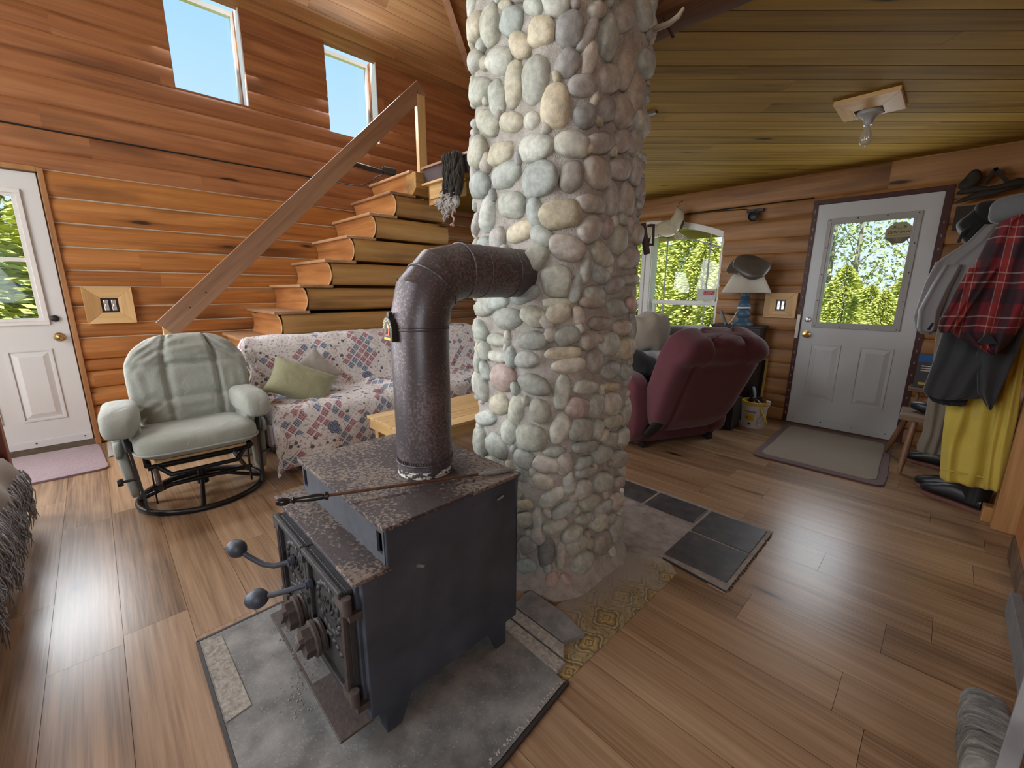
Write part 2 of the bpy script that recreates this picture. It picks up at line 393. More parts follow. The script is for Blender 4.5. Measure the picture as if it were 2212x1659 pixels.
# stone, mortar
g = G('river_stone'); c = g.attr('col', 'Color')
f1 = g.noise(g.co(), 40, 5, .6); f2 = g.noise(g.co(), 260, 2, .6)
c2 = g.mix(g.ramp(f1, (.35, (0, 0, 0)), (.65, (1, 1, 1))), g.mix(1, c, (.98, .99, .99), 'MULTIPLY'), g.mix(1, c, (1.5, 1.48, 1.44), 'MULTIPLY'))
c2 = g.mix(g.ramp(f2, (.60, (0, 0, 0)), (.72, (.35, .35, .35))), c2, (.16, .17, .16))
M_stone = g.fin(c2, .62, g.m2('ADD', f1, g.m2('MULTIPLY', f2, .4)), .35, .006)
g = G('mortar'); f1 = g.noise(g.co(), 22, 5, .65); f2 = g.noise(g.co(), 170, 3, .7)
c = g.ramp(f1, (.25, (.34, .315, .28)), (.55, (.52, .485, .44)), (.8, (.62, .59, .55)))
c = g.mix(g.ramp(f2, (.62, (0, 0, 0)), (.7, (.6, .6, .6))), c, (.15, .13, .11))
M_mortar = g.fin(c, .9, g.m2('ADD', f1, g.m2('MULTIPLY', f2, .8)), 1.0, .012)
# iron
g = G('black_stove_plate'); f = g.noise(g.co(), 7, 5, .6); f2 = g.noise(g.co((1, 1, 4)), 3, 3)
c = g.ramp(f, (.3, (.048, .058, .080)), (.6, (.076, .090, .118)), (.8, (.11, .120, .145)))
c = g.mix(g.ramp(f2, (.6, (0, 0, 0)), (.8, (.5, .5, .5))), c, (.055, .045, .042))
M_iron = g.fin(c, g.ramp(f, (.3, (.38,)*3), (.7, (.55,)*3)), g.noise(g.co(), 90, 3), .12, .003, metal=.35)
g = G('burnt_stove_top'); f = g.noise(g.co((1, 1, 1)), 75, 6, .70, .3); lo = g.noise(g.co(), 4.2, 3)
msk = g.ramp(g.m2('ADD', f, g.m2('MULTIPLY', g.m2('SUBTRACT', lo, .52), .75)), (.50, (0, 0, 0)), (.54, (1, 1, 1)))
c = g.mix(msk, g.ramp(f, (.3, (.035, .026, .027)), (.6, (.065, .05, .05))), g.ramp(f, (.45, (.15, .115, .09)), (.75, (.30, .25, .21))))
M_ironT = g.fin(c, .6, f, .25, .003, metal=.15)
g = G('flue_pipe_steel'); f = g.noise(g.co(), 120, 5, .72); lo = g.noise(g.co((1, 1, .6)), 4, 3)
msk = g.ramp(g.m2('ADD', f, g.m2('MULTIPLY', g.m2('SUBTRACT', lo, .5), .6)), (.50, (0, 0, 0)), (.60, (1, 1, 1)))
c = g.mix(msk, (.085, .076, .082), (.19, .15, .155))
M_pipe = g.fin(c, g.ramp(lo, (.35, (.33,)*3), (.65, (.55,)*3)), f, .2, .002, metal=.45)
g = G('flaked_paint_collar'); f = g.noise(g.co((1, 1, 1.6)), 30, 5, .6)
M_collar = g.fin(g.mix(g.ramp(f, (.47, (0, 0, 0)), (.5, (1, 1, 1))), (.05, .04, .04), (.62, .60, .55)), .7, f, .4, .003)
M_cast = plain('cast_iron', (.060, .060, .064), .55, .5, var=.4, vs_=40, bs=.3, bscale=120)
M_litst = plain('lit_grey_steel', (.105, .115, .135), .5, .4, var=.35, vs_=30)  # lighter steel for the stove riser: light on it put into the colour
M_castr = plain('rusty_cast_iron', (.085, .068, .062), .65, .3, var=.4, vs_=60, bs=.3)
g = G('rusty_rod'); f = g.noise(g.co(), 60, 4); M_rod = g.fin(g.mix(f, (.06, .03, .02), (.24, .115, .06)), .7, f, .3, .002, metal=.3)
M_rodg = plain('grey_scaled_iron', (.22, .21, .20), .6, .4, var=.4, vs_=90)
M_handle = plain('black_turned_handle', (.012, .012, .012), .22)
# hearth
g = G('hearth_cement'); f = g.noise(g.co(), 9, 5, .6); f2 = g.noise(g.co(), 130, 3, .7); lo = g.noise(g.co(), 3.4, 4)
c = g.ramp(f, (.32, (.115, .12, .12)), (.52, (.21, .212, .205)), (.72, (.32, .315, .30)))
c = g.mix(g.ramp(f2, (.58, (0, 0, 0)), (.70, (.65, .65, .65))), c, (.40, .39, .38))
c = g.mix(g.ramp(lo, (.56, (0, 0, 0)), (.70, (.75, .75, .75))), c, (.05, .05, .05))
M_hearth = g.fin(c, .75, f2, .35, .002)
g = G('granular_stone'); f = g.noise(g.co(), 60, 5, .65); M_gran = g.fin(g.ramp(f, (.3, (.19, .175, .15)), (.6, (.40, .375, .33)), (.8, (.5, .475, .43))), .85, f, .8, .006)
g = G('slate_tile'); f = g.noise(g.co(), 14, 5, .6); M_slate = g.fin(g.ramp(f, (.3, (.040, .042, .045)), (.6, (.075, .076, .078)), (.8, (.12, .118, .115))), .42, f, .2, .003)
g = G('brown_cement'); f = g.noise(g.co(), 12, 5, .65); M_bcem = g.fin(g.ramp(f, (.3, (.20, .16, .145)), (.55, (.32, .285, .26)), (.8, (.42, .395, .365))), .85, f, .7, .006)
# vinyl sheet: tan medallions
g = G('patterned_vinyl'); P = g.co((7.4, 7.4, 0), rot=(0, 0, .3), loc=(.2, .15, 0))
sp = g.n('SeparateXYZ', {0: P}); row = g.m2('FLOOR', sp.outputs[1])
fx = g.m2('SUBTRACT', g.m2('FRACT', g.m2('ADD', sp.outputs[0], g.m2('MULTIPLY', row, .5))), .5); fy = g.m2('SUBTRACT', g.m2('FRACT', sp.outputs[1]), .5)
rr_ = g.m2('SQRT', g.m2('ADD', g.m2('MULTIPLY', fx, fx), g.m2('MULTIPLY', fy, fy))); an_ = g.m2('ARCTAN2', fy, fx)
d = g.m2('SUBTRACT', rr_, g.m2('MULTIPLY', g.m2('MULTIPLY', g.m2('COSINE', g.m2('MULTIPLY', an_, 4.0)), .16), rr_))
d = g.m2('ADD', d, g.m2('MULTIPLY', g.m2('SUBTRACT', g.noise(P, 7, 2), .5), .07))
c = g.ramp(d, (0, (.10, .07, .03)), (.06, (.52, .37, .13)), (.10, (.14, .10, .05)), (.14, (.50, .36, .13)), (.24, (.30, .21, .08)), (.30, (.11, .085, .05)), (.34, (.50, .40, .20)), (.40, (.16, .13, .08)), (.45, (.40, .31, .16)), (.62, (.30, .23, .11)))
fl = g.noise(g.co(), 95, 3); c = g.mix(g.ramp(fl, (.55, (0, 0, 0)), (.62, (.7, .7, .7))), c, (.12, .09, .045))
sp = g.n('SeparateXYZ', {0: g.co()}); wear = g.m2('ADD', g.m2('MULTIPLY', g.m2('SUBTRACT', -.76, sp.outputs[0]), 5.0), g.m2('MULTIPLY', g.m2('SUBTRACT', sp.outputs[1], 1.28), 1.1))
wear = g.m2('ADD', wear, g.m2('MULTIPLY', g.m2('SUBTRACT', g.noise(g.co(), 9, 4), .45), 1.6))
M_vinyl = g.fin(g.mix(g.ramp(wear, (.1, (0, 0, 0)), (.9, (.85, .85, .85))), c, (.36, .33, .29)), .55, d, .1, .002)

# floral patchwork throw (UV-free: uses own coordinates along the sofa and down the drape, stored in 'col')
g = G('floral_patchwork'); cc = g.n('SeparateColor', {0: g.attr('col', 'Color')})
U = g.m2('MULTIPLY', cc.outputs[0], 4.0); V = g.m2('MULTIPLY', cc.outputs[1], 4.0)
P = g.n('CombineXYZ', {0: U, 1: V, 2: 0}).outputs[0]
jit = g.n('VectorMath', {0: P, 1: (1, 1, 1)}, operation='MULTIPLY').outputs[0]
# checks: 7 cm diamonds grid
a = g.m2('MULTIPLY', g.m2('ADD', U, V), 13.0); b = g.m2('MULTIPLY', g.m2('SUBTRACT', U, V), 13.0)
cell = g.n('CombineXYZ', {0: g.m2('FLOOR', a), 1: g.m2('FLOOR', b), 2: 0}).outputs[0]
wn = g.n('TexWhiteNoise', {0: cell}, noise_dimensions='3D').outputs[0]
band = g.noise(P, 3.1, 1); inb = g.m2('GREATER_THAN', band, .47)
fa = g.m2('ABSOLUTE', g.m2('SUBTRACT', g.m2('FRACT', a), .5)); fb = g.m2('ABSOLUTE', g.m2('SUBTRACT', g.m2('FRACT', b), .5))
ins = g.m2('LESS_THAN', g.m2('MAXIMUM', fa, fb), .42)
gr = g.m2('GREATER_THAN', g.m2('MAXIMUM', g.m2('SINE', g.m2('MULTIPLY', a, 25.1)), g.m2('SINE', g.m2('MULTIPLY', b, 25.1))), .45)
spk = g.noise(P, 55, 3, .6); spk2 = g.noise(P, 24, 3, .6)
base = g.mix(g.ramp(spk, (.56, (0, 0, 0)), (.60, (.75, .75, .75))), (.80, .77, .765), (.33, .29, .28))
base = g.mix(g.ramp(spk2, (.64, (0, 0, 0)), (.68, (.6, .6, .6))), base, (.36, .20, .22))
pink = g.mix(gr, (.30, .105, .13), (.55, .38, .40)); blue = g.mix(gr, (.085, .13, .22), (.40, .45, .53))
selb = g.m2('MULTIPLY', g.m2('MULTIPLY', g.m2('LESS_THAN', wn, .26), ins), inb)
selp = g.m2('MULTIPLY', g.m2('MULTIPLY', g.m2('GREATER_THAN', wn, .70), ins), inb)
c = g.mix(selb, base, blue); c = g.mix(selp, c, pink)
# leaves and blooms outside the check bands
nb = g.m2('SUBTRACT', 1.0, inb)
vl = g.n('TexVoronoi', {'Vector': P, 'Scale': 15.0}); lw = g.m2('ADD', vl.outputs['Distance'], g.m2('MULTIPLY', g.noise(P, 40, 2), .25))
leaf = g.m2('MULTIPLY', g.m2('LESS_THAN', lw, .34), nb); c = g.mix(leaf, c, (.14, .135, .14))
vf = g.n('TexVoronoi', {'Vector': P, 'Scale': 4.2, 'Randomness': .7}); fd = g.m2('ADD', vf.outputs['Distance'], g.m2('MULTIPLY', g.m2('SUBTRACT', g.noise(P, 34, 2), .5), .14))
fsel = g.m2('LESS_THAN', fd, .19); fcol = g.mix(g.m2('GREATER_THAN', g.n('SeparateColor', {0: vf.outputs['Color']}).outputs[0], .5), (.30, .10, .135), (.10, .155, .26))
fcol = g.mix(g.ramp(g.m2('SINE', g.m2('MULTIPLY', fd, 95.0)), (.3, (0, 0, 0)), (.8, (.55, .55, .55))), fcol, (.55, .46, .48))
c = g.mix(fsel, c, fcol)
wr = g.noise(g.co(), 11, 4, .55, .8)
M_floral = g.fin(c, .9, g.m2('ADD', g.m2('MULTIPLY', wr, 2.0), g.m2('MULTIPLY', g.noise(g.co(), 300, 2), .2)), .5, .012)
M_sheet = fabric('printed_sheet', (.62, .63, .63), (.10, .12, .16), sc=28, mottled=30, wr=10)

# red plaid flannel: 'col' carries cloth coordinates
g = G('red_plaid_flannel'); cc = g.n('SeparateColor', {0: g.attr('col', 'Color')}); U = cc.outputs[0]; V = cc.outputs[1]
def stripe(x, per, off, wd):
    fr = g.m2('FRACT', g.m2('ADD', g.m2('DIVIDE', x, per), off)); return g.m2('LESS_THAN', g.m2('ABSOLUTE', g.m2('SUBTRACT', fr, .5)), wd)
def two(m, c1, c2): return g.mix(m, c1, c2)
c = (.15, .008, .014)
c = g.mix(g.m2('MULTIPLY', stripe(U, .105, 0, .16), .75), c, (.010, .010, .016)); c = g.mix(g.m2('MULTIPLY', stripe(V, .105, 0, .16), .75), c, (.010, .010, .016))
c = g.mix(g.m2('MULTIPLY', stripe(U, .105, .40, .10), .5), c, (.30, .02, .012))
for off in (.30, .52):
    c = g.mix(g.m2('MULTIPLY', stripe(U, .105, off, .016), .5), c, (.40, .27, .22)); c = g.mix(g.m2('MULTIPLY', stripe(V, .105, off, .016), .5), c, (.40, .30, .26))
fz = g.noise(g.co(), 220, 2); c = g.mix(g.m2('MULTIPLY', fz, .35), c, (.03, .004, .006))
M_plaid = g.fin(c, .9, g.noise(g.co(), 9, 3, .5, .6), .3, .012)
# birch log
g = G('birch_bark'); f = g.noise(g.co((5, 30, 5)), 1.5, 5, .65, 1.2); M_birch = g.fin(g.ramp(f, (.3, (.05, .05, .05)), (.5, (.22, .22, .21)), (.7, (.45, .45, .42))), .8, f, .7, .01)
# greenery
def leafm(name, a, b):
    g = G(name); f = g.noise(g.co(), 3.5, 3); f2 = g.attr('tone')
    return g.fin(g.mix(g.m2('ADD', g.m2('MULTIPLY', f, .5), g.m2('MULTIPLY', f2, .5)), a, b), .7)
M_spruce = leafm('spruce_needles', (.22, .30, .05), (.80, .80, .22))
M_leaf = leafm('aspen_leaves', (.2, .28, .09), (.6, .66, .28))
M_grass = plain('meadow_grass', (.30, .36, .09), .9, var=.4, vs_=4)
M_bark = plain('tree_bark', (.25, .22, .18), .9, var=.3)
M_siding = plain('yellow_soffit', (.60, .50, .16), .6)
# ================================================================ SETTING
XL, YB = -4.82, 4.80
class WMap:
    def __init__(s, kind): s.k = kind
    def P(s, u, d, z): return (XL+d, u, z) if s.k == 'L' else (u, YB-d, z)
    def box(s, mb, u0, u1, d0, d1, z0, z1, tone=None):
        vs_ = [s.P(u, d, z) for z in (z0, z1) for u, d in ((u0, d0), (u1, d0), (u1, d1), (u0, d1))]
        return mb.add(vs_, [(0, 3, 2, 1), (4, 5, 6, 7), (0, 1, 5, 4), (1, 2, 6, 5), (2, 3, 7, 6), (3, 0, 4, 7)], tone)
    def ring(s, mb, u0, u1, z0, z1, wd, d0, d1):
        s.box(mb, u0, u1, d0, d1, z0, z0+wd); s.box(mb, u0, u1, d0, d1, z1-wd, z1)
        s.box(mb, u0, u0+wd, d0, d1, z0+wd, z1-wd); s.box(mb, u1-wd, u1, d0, d1, z0+wd, z1-wd)
    def frus(s, mb, u0, u1, z0, z1, ins, d0, d1):
        a = [s.P(u, d0, z) for u, z in ((u0, z0), (u1, z0), (u1, z1), (u0, z1))]
        b = [s.P(u, d1, z) for u, z in ((u0+ins, z0+ins), (u1-ins, z0+ins), (u1-ins, z1-ins), (u0+ins, z1-ins))]
        mb.add(a+b, [(4, 5, 6, 7)]+[(i, (i+1) % 4, 4+(i+1) % 4, 4+i) for i in range(4)])
    def Mz(s, u, d, z):   # local z axis points into the room
        if s.k == 'L': return frame_M((XL+d, u, z), (0, 1, 0), (0, 0, 1))
        return frame_M((u, YB-d, z), (1, 0, 0), (0, 0, 1))
WL, WB = WMap('L'), WMap('B')

# ---- floor
mb = MB(); y = -.298-.195*16; i = 0
while y < 4.9:
    x = -5.0 - rng.random()*1.2
    while x < 3.75:
        L = 1.22; x1 = x+L
        g_ = .0006
        mb.tone = rng.random()
        mb.add([(x+g_, y+g_, 0), (x1-g_, y+g_, 0), (x1-g_, y+.195-g_, 0), (x+g_, y+.195-g_, 0)], [(0, 1, 2, 3)]); x = x1
    y += .195
mb.mat = 1; mb.add([(-5.2, -3.4, -.003), (3.8, -3.4, -.003), (3.8, 5, -.003), (-5.2, 5, -.003)], [(0, 1, 2, 3)])
o = mb.build('floor', [M_floor, M_black], kind='structure')

# ---- log walls
def log_wall(mb, P, a0, a1, zs, openings, depthf, joint=2.6, inside=None, fine=None, mats=None, seed=1):
    rg = random.Random(seed)
    cut_z = sorted({z for o_ in openings for z in (o_[2], o_[3])})
    for z0, z1 in zip(zs[:-1], zs[1:]):
        dp = depthf(z0); N = 7
        zz_ = [z0+(z1-z0)*(1-math.cos(math.pi*k/N))/2 for k in range(N+1)]
        zz_ = sorted(set(zz_+[c for c in cut_z if z0 < c < z1]))
        if fine: zz_ = sorted(set(zz_ + [z0+.015*k for k in range(1, int((z1-z0)/.015)) if fine[2] < z0+.015*k < fine[3]]))
        us = {a0, a1}
        for o_ in openings: us |= {o_[0], o_[1]}
        js = []; u = a0 + rg.random()*joint
        while u < a1: js.append(u); us.add(u); u += joint*(.6+rg.random()*.9)
        if fine and z1 > fine[2] and z0 < fine[3]:
            k = fine[0]
            while k < fine[1]: us.add(k); k += .02
        us = sorted(us); tones = {}
        def bul(z):
            t = (z-z0)/(z1-z0)*2-1; return -dp*(1-math.sqrt(max(0, 1-abs(t)**3)))
        for u0, u1 in zip(us[:-1], us[1:]):
            seg = sum(1 for j in js if j <= u0+1e-6); tn = tones.setdefault(seg, rg.random())
            for q0, q1 in zip(zz_[:-1], zz_[1:]):
                mu, mz = (u0+u1)/2, (q0+q1)/2
                if any(o_[0] < mu < o_[1] and o_[2] < mz < o_[3] for o_ in openings) and not (inside and fine and fine[0] < mu < fine[1] and fine[2] < mz < fine[3]): continue
                if inside and inside(mu, mz): continue
                mb.mat = mats(mz) if mats else 0
                mb.add([P(u0, bul(q0), q0), P(u1, bul(q0), q0), P(u1, bul(q1), q1), P(u0, bul(q1), q1)], [(0, 1, 2, 3)], tn)
zL = [0, .05, .19, .32, .47, .608, .703, .879, .995, 1.13, 1.284, 1.409, 1.583, 1.757, 1.937, 2.127, 2.252, 2.403, 2.58, 2.762, 2.91, 3.058, 3.21, 3.37, 3.53, 3.72, 3.9]
doorL = (-.985, -.155, -.01, 2.10); up1 = (.755, 1.30, 2.92, 3.74); up2 = (2.04, 2.60, 2.885, 3.74); up3 = (-1.8, -1.25, 2.92, 3.74); lowL = (-2.9, -1.6, .9, 2.08)
mb = MB()
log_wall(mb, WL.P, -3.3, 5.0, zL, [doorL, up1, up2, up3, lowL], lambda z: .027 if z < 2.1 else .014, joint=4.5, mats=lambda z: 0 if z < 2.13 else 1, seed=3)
wall_left = struct('wall_left', 'stained log wall with stairs and a white door')
mb.build('logs', [M_logY, M_logYup], wall_left, smooth=35)
mb = MB()
for z in zL[7:16]:
    for u0, u1 in ((-1.6, -1.03), (-.128, 4.9)):
        n = int((u1-u0)/.35)+1
        mb.tube([WL.P(u0+(u1-u0)*k/n, -.021, z+.004*noise.noise(Vector((k*.7, z*9, 0)))) for k in range(n+1)], .0095, 6, flat=.8)
mb.build('chinking', M_chink, wall_left, smooth=60)
mb = MB()
for z in zL[3:7]: mb.tube([WL.P(-3.3, -.034, z), WL.P(-1.02, -.034, z)], .006, 5); mb.tube([WL.P(-.12, -.034, z), WL.P(4.8, -.034, z)], .006, 5)
mb.tube([WL.P(-3.3+k*.25, -.006, 2.403+.006*noise.noise(Vector((k*.4, 2, 0)))) for k in range(22)], .006, 6)
mb.build('seam', M_black, wall_left, smooth=60)

zB = [0, .13, .26, .42, .58, .72, .90, 1.04, 1.19, 1.33, 1.47, 1.63, 1.78, 1.96, 2.10, 2.31, 2.5, 2.7, 2.9, 3.1, 3.3, 3.5, 3.7, 3.9, 4.1, 4.3, 4.5, 4.7, 4.9, 5.1, 5.3, 5.5, 5.9]
doorB = (-1.015, -.135, -.01, 2.065); winB = (-3.53, -1.775, .72, 2.03)
def archz(u): return 2.03-.187*((u+2.65)/.88)**2
mb = MB()
log_wall(mb, WB.P, -5.0, 3.8, zB, [doorB, winB], lambda z: .022, joint=2.6, seed=11, fine=(-3.53, -1.775, 1.78, 2.10),
         inside=lambda u, z: winB[0] < u < winB[1] and winB[2] < z < archz(u))
wall_back = struct('wall_back', 'log wall with the arched window and the half-lite door')
mb.build('logs', M_logX, wall_back, smooth=35)
mb = MB(); mb.tube([WB.P(u, -.012, 2.10) for u in (-2.2, -1.9, -1.5, -1.03)], .006, 6); mb.build('seam', M_black, wall_back)
# front and right walls behind the camera, with window openings, the front ones added for light
zF = [0, .15, .3, .46, .62, .78, .94, 1.1, 1.26, 1.42, 1.58, 1.74, 1.9, 2.1, 2.3, 2.5, 2.7, 2.9, 3.1, 3.3, 3.5, 3.7, 4, 4.3, 4.6, 4.9, 5.2, 5.5, 5.9]
fo = [(-3.7, -1.5, .8, 2.1), (-3.8, -.8, 2.8, 4.4)]
mb = MB(); log_wall(mb, lambda u, d, z: (u, -3.1+d, z), -5.0, 3.8, zF, fo, lambda z: .03, seed=5)
wall_front = struct('wall_front', 'log wall behind the viewer'); mb.build('logs', M_logX, wall_front, smooth=35)
ro = [(-2.5, -.8, .95, 2.05)]
mb = MB(); log_wall(mb, lambda u, d, z: (2.2-d, u, z), -3.3, 5.0, zF[:-4]+[4.3, 4.55], ro, lambda z: .03, seed=6)
wall_right = struct('wall_right', 'log wall on the far right'); mb.build('logs', M_logY, wall_right, smooth=35)
k = 4
for u0, u1, z0, z1 in fo:
    wn_ = struct(f'window_{k}'); k += 1; m = MB(); m2 = MB()
    for a, b, c_, d in ((u0, u1, z0, z0+.06), (u0, u1, z1-.06, z1), (u0, u0+.06, z0, z1), (u1-.06, u1, z0, z1), ((u0+u1)/2-.03, (u0+u1)/2+.03, z0, z1)): m.bb(a, b, -3.2, -3.1, c_, d)
    m.build('window_frame', M_white, wn_); m2.bb(u0, u1, -3.16, -3.155, z0, z1); m2.build('pane', M_glass, wn_)
for u0, u1, z0, z1 in ro:
    wn_ = struct(f'window_{k}'); k += 1; m = MB(); m2 = MB()
    for a, b, c_, d in ((u0, u1, z0, z0+.06), (u0, u1, z1-.06, z1), (u0, u0+.06, z0, z1), (u1-.06, u1, z0, z1)): m.bb(2.2, 2.3, a, b, c_, d)
    m.build('window_frame', M_white, wn_); m2.bb(2.25, 2.255, u0, u1, z0, z1); m2.build('pane', M_glass, wn_)

# ---- stub wall behind the coats, its end board and plaster face
stub = struct('wall_stub', 'short log wall beside the coats')
mb = MB(); log_wall(mb, lambda u, d, z: (.345-d-.0, u, z), 3.44, 4.85, zB[:16], [], lambda z: .05, seed=9)
mb.bb(.36, .45, 3.44, 4.85, 0, 2.31); mb.build('logs', M_logY, stub, smooth=35)
mb = MB(); mb.bb(.335, .452, 3.355, 3.44, 0, 2.31); mb.bb(.30, .345, 3.44, 3.52, 0, .09); mb.build('end_board', M_postZ, stub, bevel=.004)
mb = MB(); mb.bb(.452, .47, 3.36, 4.85, 0, 2.31); mb.build('plaster', M_plaster, stub)

# ---- ceilings
def clip(poly, rect):
    for ax, sgn, lim in ((0, 1, rect[0]), (0, -1, rect[1]), (1, 1, rect[2]), (1, -1, rect[3])):
        out = []
        for i in range(len(poly)):
            a, b = poly[i], poly[(i+1) % len(poly)]; fa, fb = (a[ax]-lim)*sgn, (b[ax]-lim)*sgn
            if fa >= 0: out.append(a)
            if fa*fb < 0:
                t = fa/(fa-fb); out.append((a[0]+(b[0]-a[0])*t, a[1]+(b[1]-a[1])*t))
        poly = out
        if not poly: return poly
    return poly
ceil_ = struct('ceiling', 'low pine board ceiling under the loft')
mb = MB(); s2 = math.sqrt(.5); rg = random.Random(4); off = 1.88
for kk in range(-60, 60):
    v0 = off+.135*kk; t = -12 - rg.random()*3
    while t < 12:
        t1 = t + 2.4+rg.random()*1.6; gp = .0022
        tone = rg.random()
        q = [(t+.0006, v0+gp), (t1-.0006, v0+gp), (t1-.0006, v0+.135-gp), (t+.0006, v0+.135-gp)]
        wq = [((a-b)*s2, (a+b)*s2) for a, b in q]
        for rect in ((-1.6, 3.65, 1.84, 4.85), (-3.9, -1.6, 2.56, 4.85), (-4.85, -3.9, 2.98, 4.85)):
            c = clip(wq, rect)
            if len(c) > 2: mb.add([((x+y)*s2, (y-x)*s2, 2.31) for x, y in c], [tuple(range(len(c)))], tone)
        t = t1
o = mb.build('boards', M_ceil, ceil_, local=True); o.rotation_euler = (0, 0, R(45))
mb = MB()
for x0, x1, y0, y1 in ((-1.6, 3.65, 1.84, 4.85), (-3.9, -1.6, 2.56, 4.85), (-4.85, -3.9, 2.98, 4.85)): mb.bb(x0, x1, y0, y1, 2.315, 2.44)
mb.build('loft_floor', M_logX, ceil_)
roof = struct('ceiling_roof', 'sloped board ceiling over the stair hall')
mb = MB(); sl = .495; rx, rz_ = -.6, 3.71+.495*4.22; rg = random.Random(8)
L = math.hypot(1, sl); n = int(4.3*L/.145)+1
for side in (1, -1):
    for kk in range(n):
        a0, a1 = kk*.145/L, (kk+1)*.145/L
        y = -3.4-rg.random()*2
        while y < 5:
            y1 = y+2.2+rg.random()*2; gp = .002
            xa, xb = -4.86+a0+gp, -4.86+a1-gp
            if side < 0: xa, xb = 2*rx-xa, 2*rx-xb
            za, zb = 3.69+sl*a0, 3.69+sl*a1
            if xa < rx+.15 or side < 0: mb.add([(xa, y, za), (xa, y1-.001, za), (xb, y1-.001, zb), (xb, y, zb)], [(0, 1, 2, 3)], rg.random())
            y = y1
mb.mat = 1
for side in (1, -1):
    e = -4.845 if side > 0 else 2*rx+4.845
    za = 3.70+sl*(-4.845+4.86)
    mb.add([(e, -3.5, za), (e, 5.1, za), (rx, 5.1, za+sl*4.245+.01), (rx, -3.5, za+sl*4.245+.01)], [(0, 1, 2, 3)])
mb.build('boards', [M_roof, M_black], roof)
def roofz(x): return 3.69+sl*(x+4.86)
t1 = struct('trim_1', 'batten on the sloped ceiling'); mb = MB()
pa, pb = Vector((-4.5, 3.66, roofz(-4.5)-.02)), Vector((-3.2, 1.85, roofz(-3.2)-.02)); mb.bar(pa, pb, .07, .03); mb.build('batten', M_rail, t1)

# loft edge board, ledge and beam
t2 = struct('trim_2', 'loft edge over the sofa')
mb = MB(); mb.bb(-3.86, -1.4, 2.53, 2.56, 2.295, 2.43); mb.build('edge_board', plain('dark_edge_board', (.055, .03, .028), .5, var=.5, vs_=8), t2)
mb = MB(); mb.bb(-3.95, -1.4, 2.515, 2.8, 2.43, 2.45); mb.build('nosing', M_rail, t2)
mb = MB(); mb.bb(-3.86, -3.36, 2.50, 2.66, 2.275, 2.295); mb.bb(-3.80, -3.40, 2.55, 2.7, 2.15, 2.275); mb.build('ledge', M_pineX, t2, bevel=.003)
mb = MB(); mb.bb(-3.84, -3.70, 2.57, 2.75, 2.10, 2.275); mb.build('block', M_stair, t2)
t3 = struct('trim_3', 'dark rough log beam beside the chimney top')
mb = MB()
rings = []
for i in range(60):
    x = -1.15+i*.08; r = []
    for j in range(22):
        t = 2*math.pi*j/22; d = Vector((x, math.cos(t), math.sin(t)))
        rr = .118 + .014*noise.noise(Vector((x*2.2, math.cos(t)*2.2, math.sin(t)*2.2))) + .010*noise.noise(Vector((x*9, math.cos(t)*5, math.sin(t)*5)))
        sq = max(abs(math.cos(t)), abs(math.sin(t)))**.5
        r.append((x, 1.775+rr*math.cos(t)/sq, 2.405+rr*math.sin(t)/sq))
    rings.append(r)
mb.rings(rings); mb.build('beam', M_beamX, t3, smooth=60)

# ---- windows of the left wall
def upper_window(nm, o_, label):
    u0, u1, z0, z1 = o_; e = struct(nm, label)
    m = MB(); WL.ring(m, u0-.005, u1+.02, z0-.01, z1, .040, -.25, -.20); m.build('window_frame', M_white, e)
    m = MB(); WL.box(m, u0-.03, u0, -.21, -.012, z0-.03, z1); WL.box(m, u1, u1+.03, -.21, -.02, z0-.03, z1); WL.box(m, u0-.03, u1+.03, -.21, -.014, z0-.03, z0); m.build('jamb', M_logYup, e)
    m = MB(); WL.box(m, u1-.007, u1+.002, -.13, -.012, z0, z1); m.build('foam_strip', M_white, e)
    m = MB(); WL.box(m, u0, u1, -.235, -.230, z0, z1); m.build('pane', M_glass, e)
upper_window('window_1', up1, 'left one of the two high windows'); upper_window('window_2', up2, 'right one of the two high windows, crossed by the rail'); upper_window('window_7', up3, 'high window out of view, added for light')  # the third window is unseen and added to let in light

wn_ = struct('window_6'); m = MB(); WL.ring(m, -2.9, -1.6, .9, 2.08, .05, -.16, 0); m.build('window_frame', M_white, wn_); m = MB(); WL.box(m, -2.9, -1.6, -.12, -.115, .9, 2.08); m.build('pane', M_glass, wn_)  # unseen low window in the left wall, added to let in light
# ---- doors
def panel(mb, W, u0, u1, z0, z1, d=0):
    W.ring(mb, u0, u1, z0, z1, .014, d, d+.007); W.frus(mb, u0+.022, u1-.022, z0+.022, z1-.022, .034, d, d+.011)
def knob(parent, W, u, z, mat, r=.027, d=0):
    M = W.Mz(u, d, z); m = MB()
    m.lathe([(.001, 0), (r*1.25, 0), (r*1.25, .006), (r*.5, .012), (r*.45, .03), (r*.8, .036), (r, .05), (r*.85, .062), (.001, .066)], 20, M)
    return m.build('knob', mat, parent, smooth=50)
def deadbolt(parent, W, u, z, mat, d=0):
    M = W.Mz(u, d, z); m = MB(); m.lathe([(.001, 0), (.026, 0), (.024, .014), (.012, .018), (.012, .022), (.001, .023)], 18, M)
    return m.build('deadbolt', mat, parent, smooth=50)
d1 = struct('door_1', 'white half-lite door on the left')
m = MB(); dz = -.012
for a in ((-.975, -.87, .05, 2.09), (-.27, -.165, .05, 2.09), (-.87, -.27, .05, 1.0), (-.87, -.27, 1.965, 2.09)): WL.box(m, a[0], a[1], dz-.045, dz, a[2], a[3])
panel(m, WL, -.52, -.283, .262, .815, dz); panel(m, WL, -.857, -.62, .262, .815, dz)
m.build('slab', M_doorw, d1)
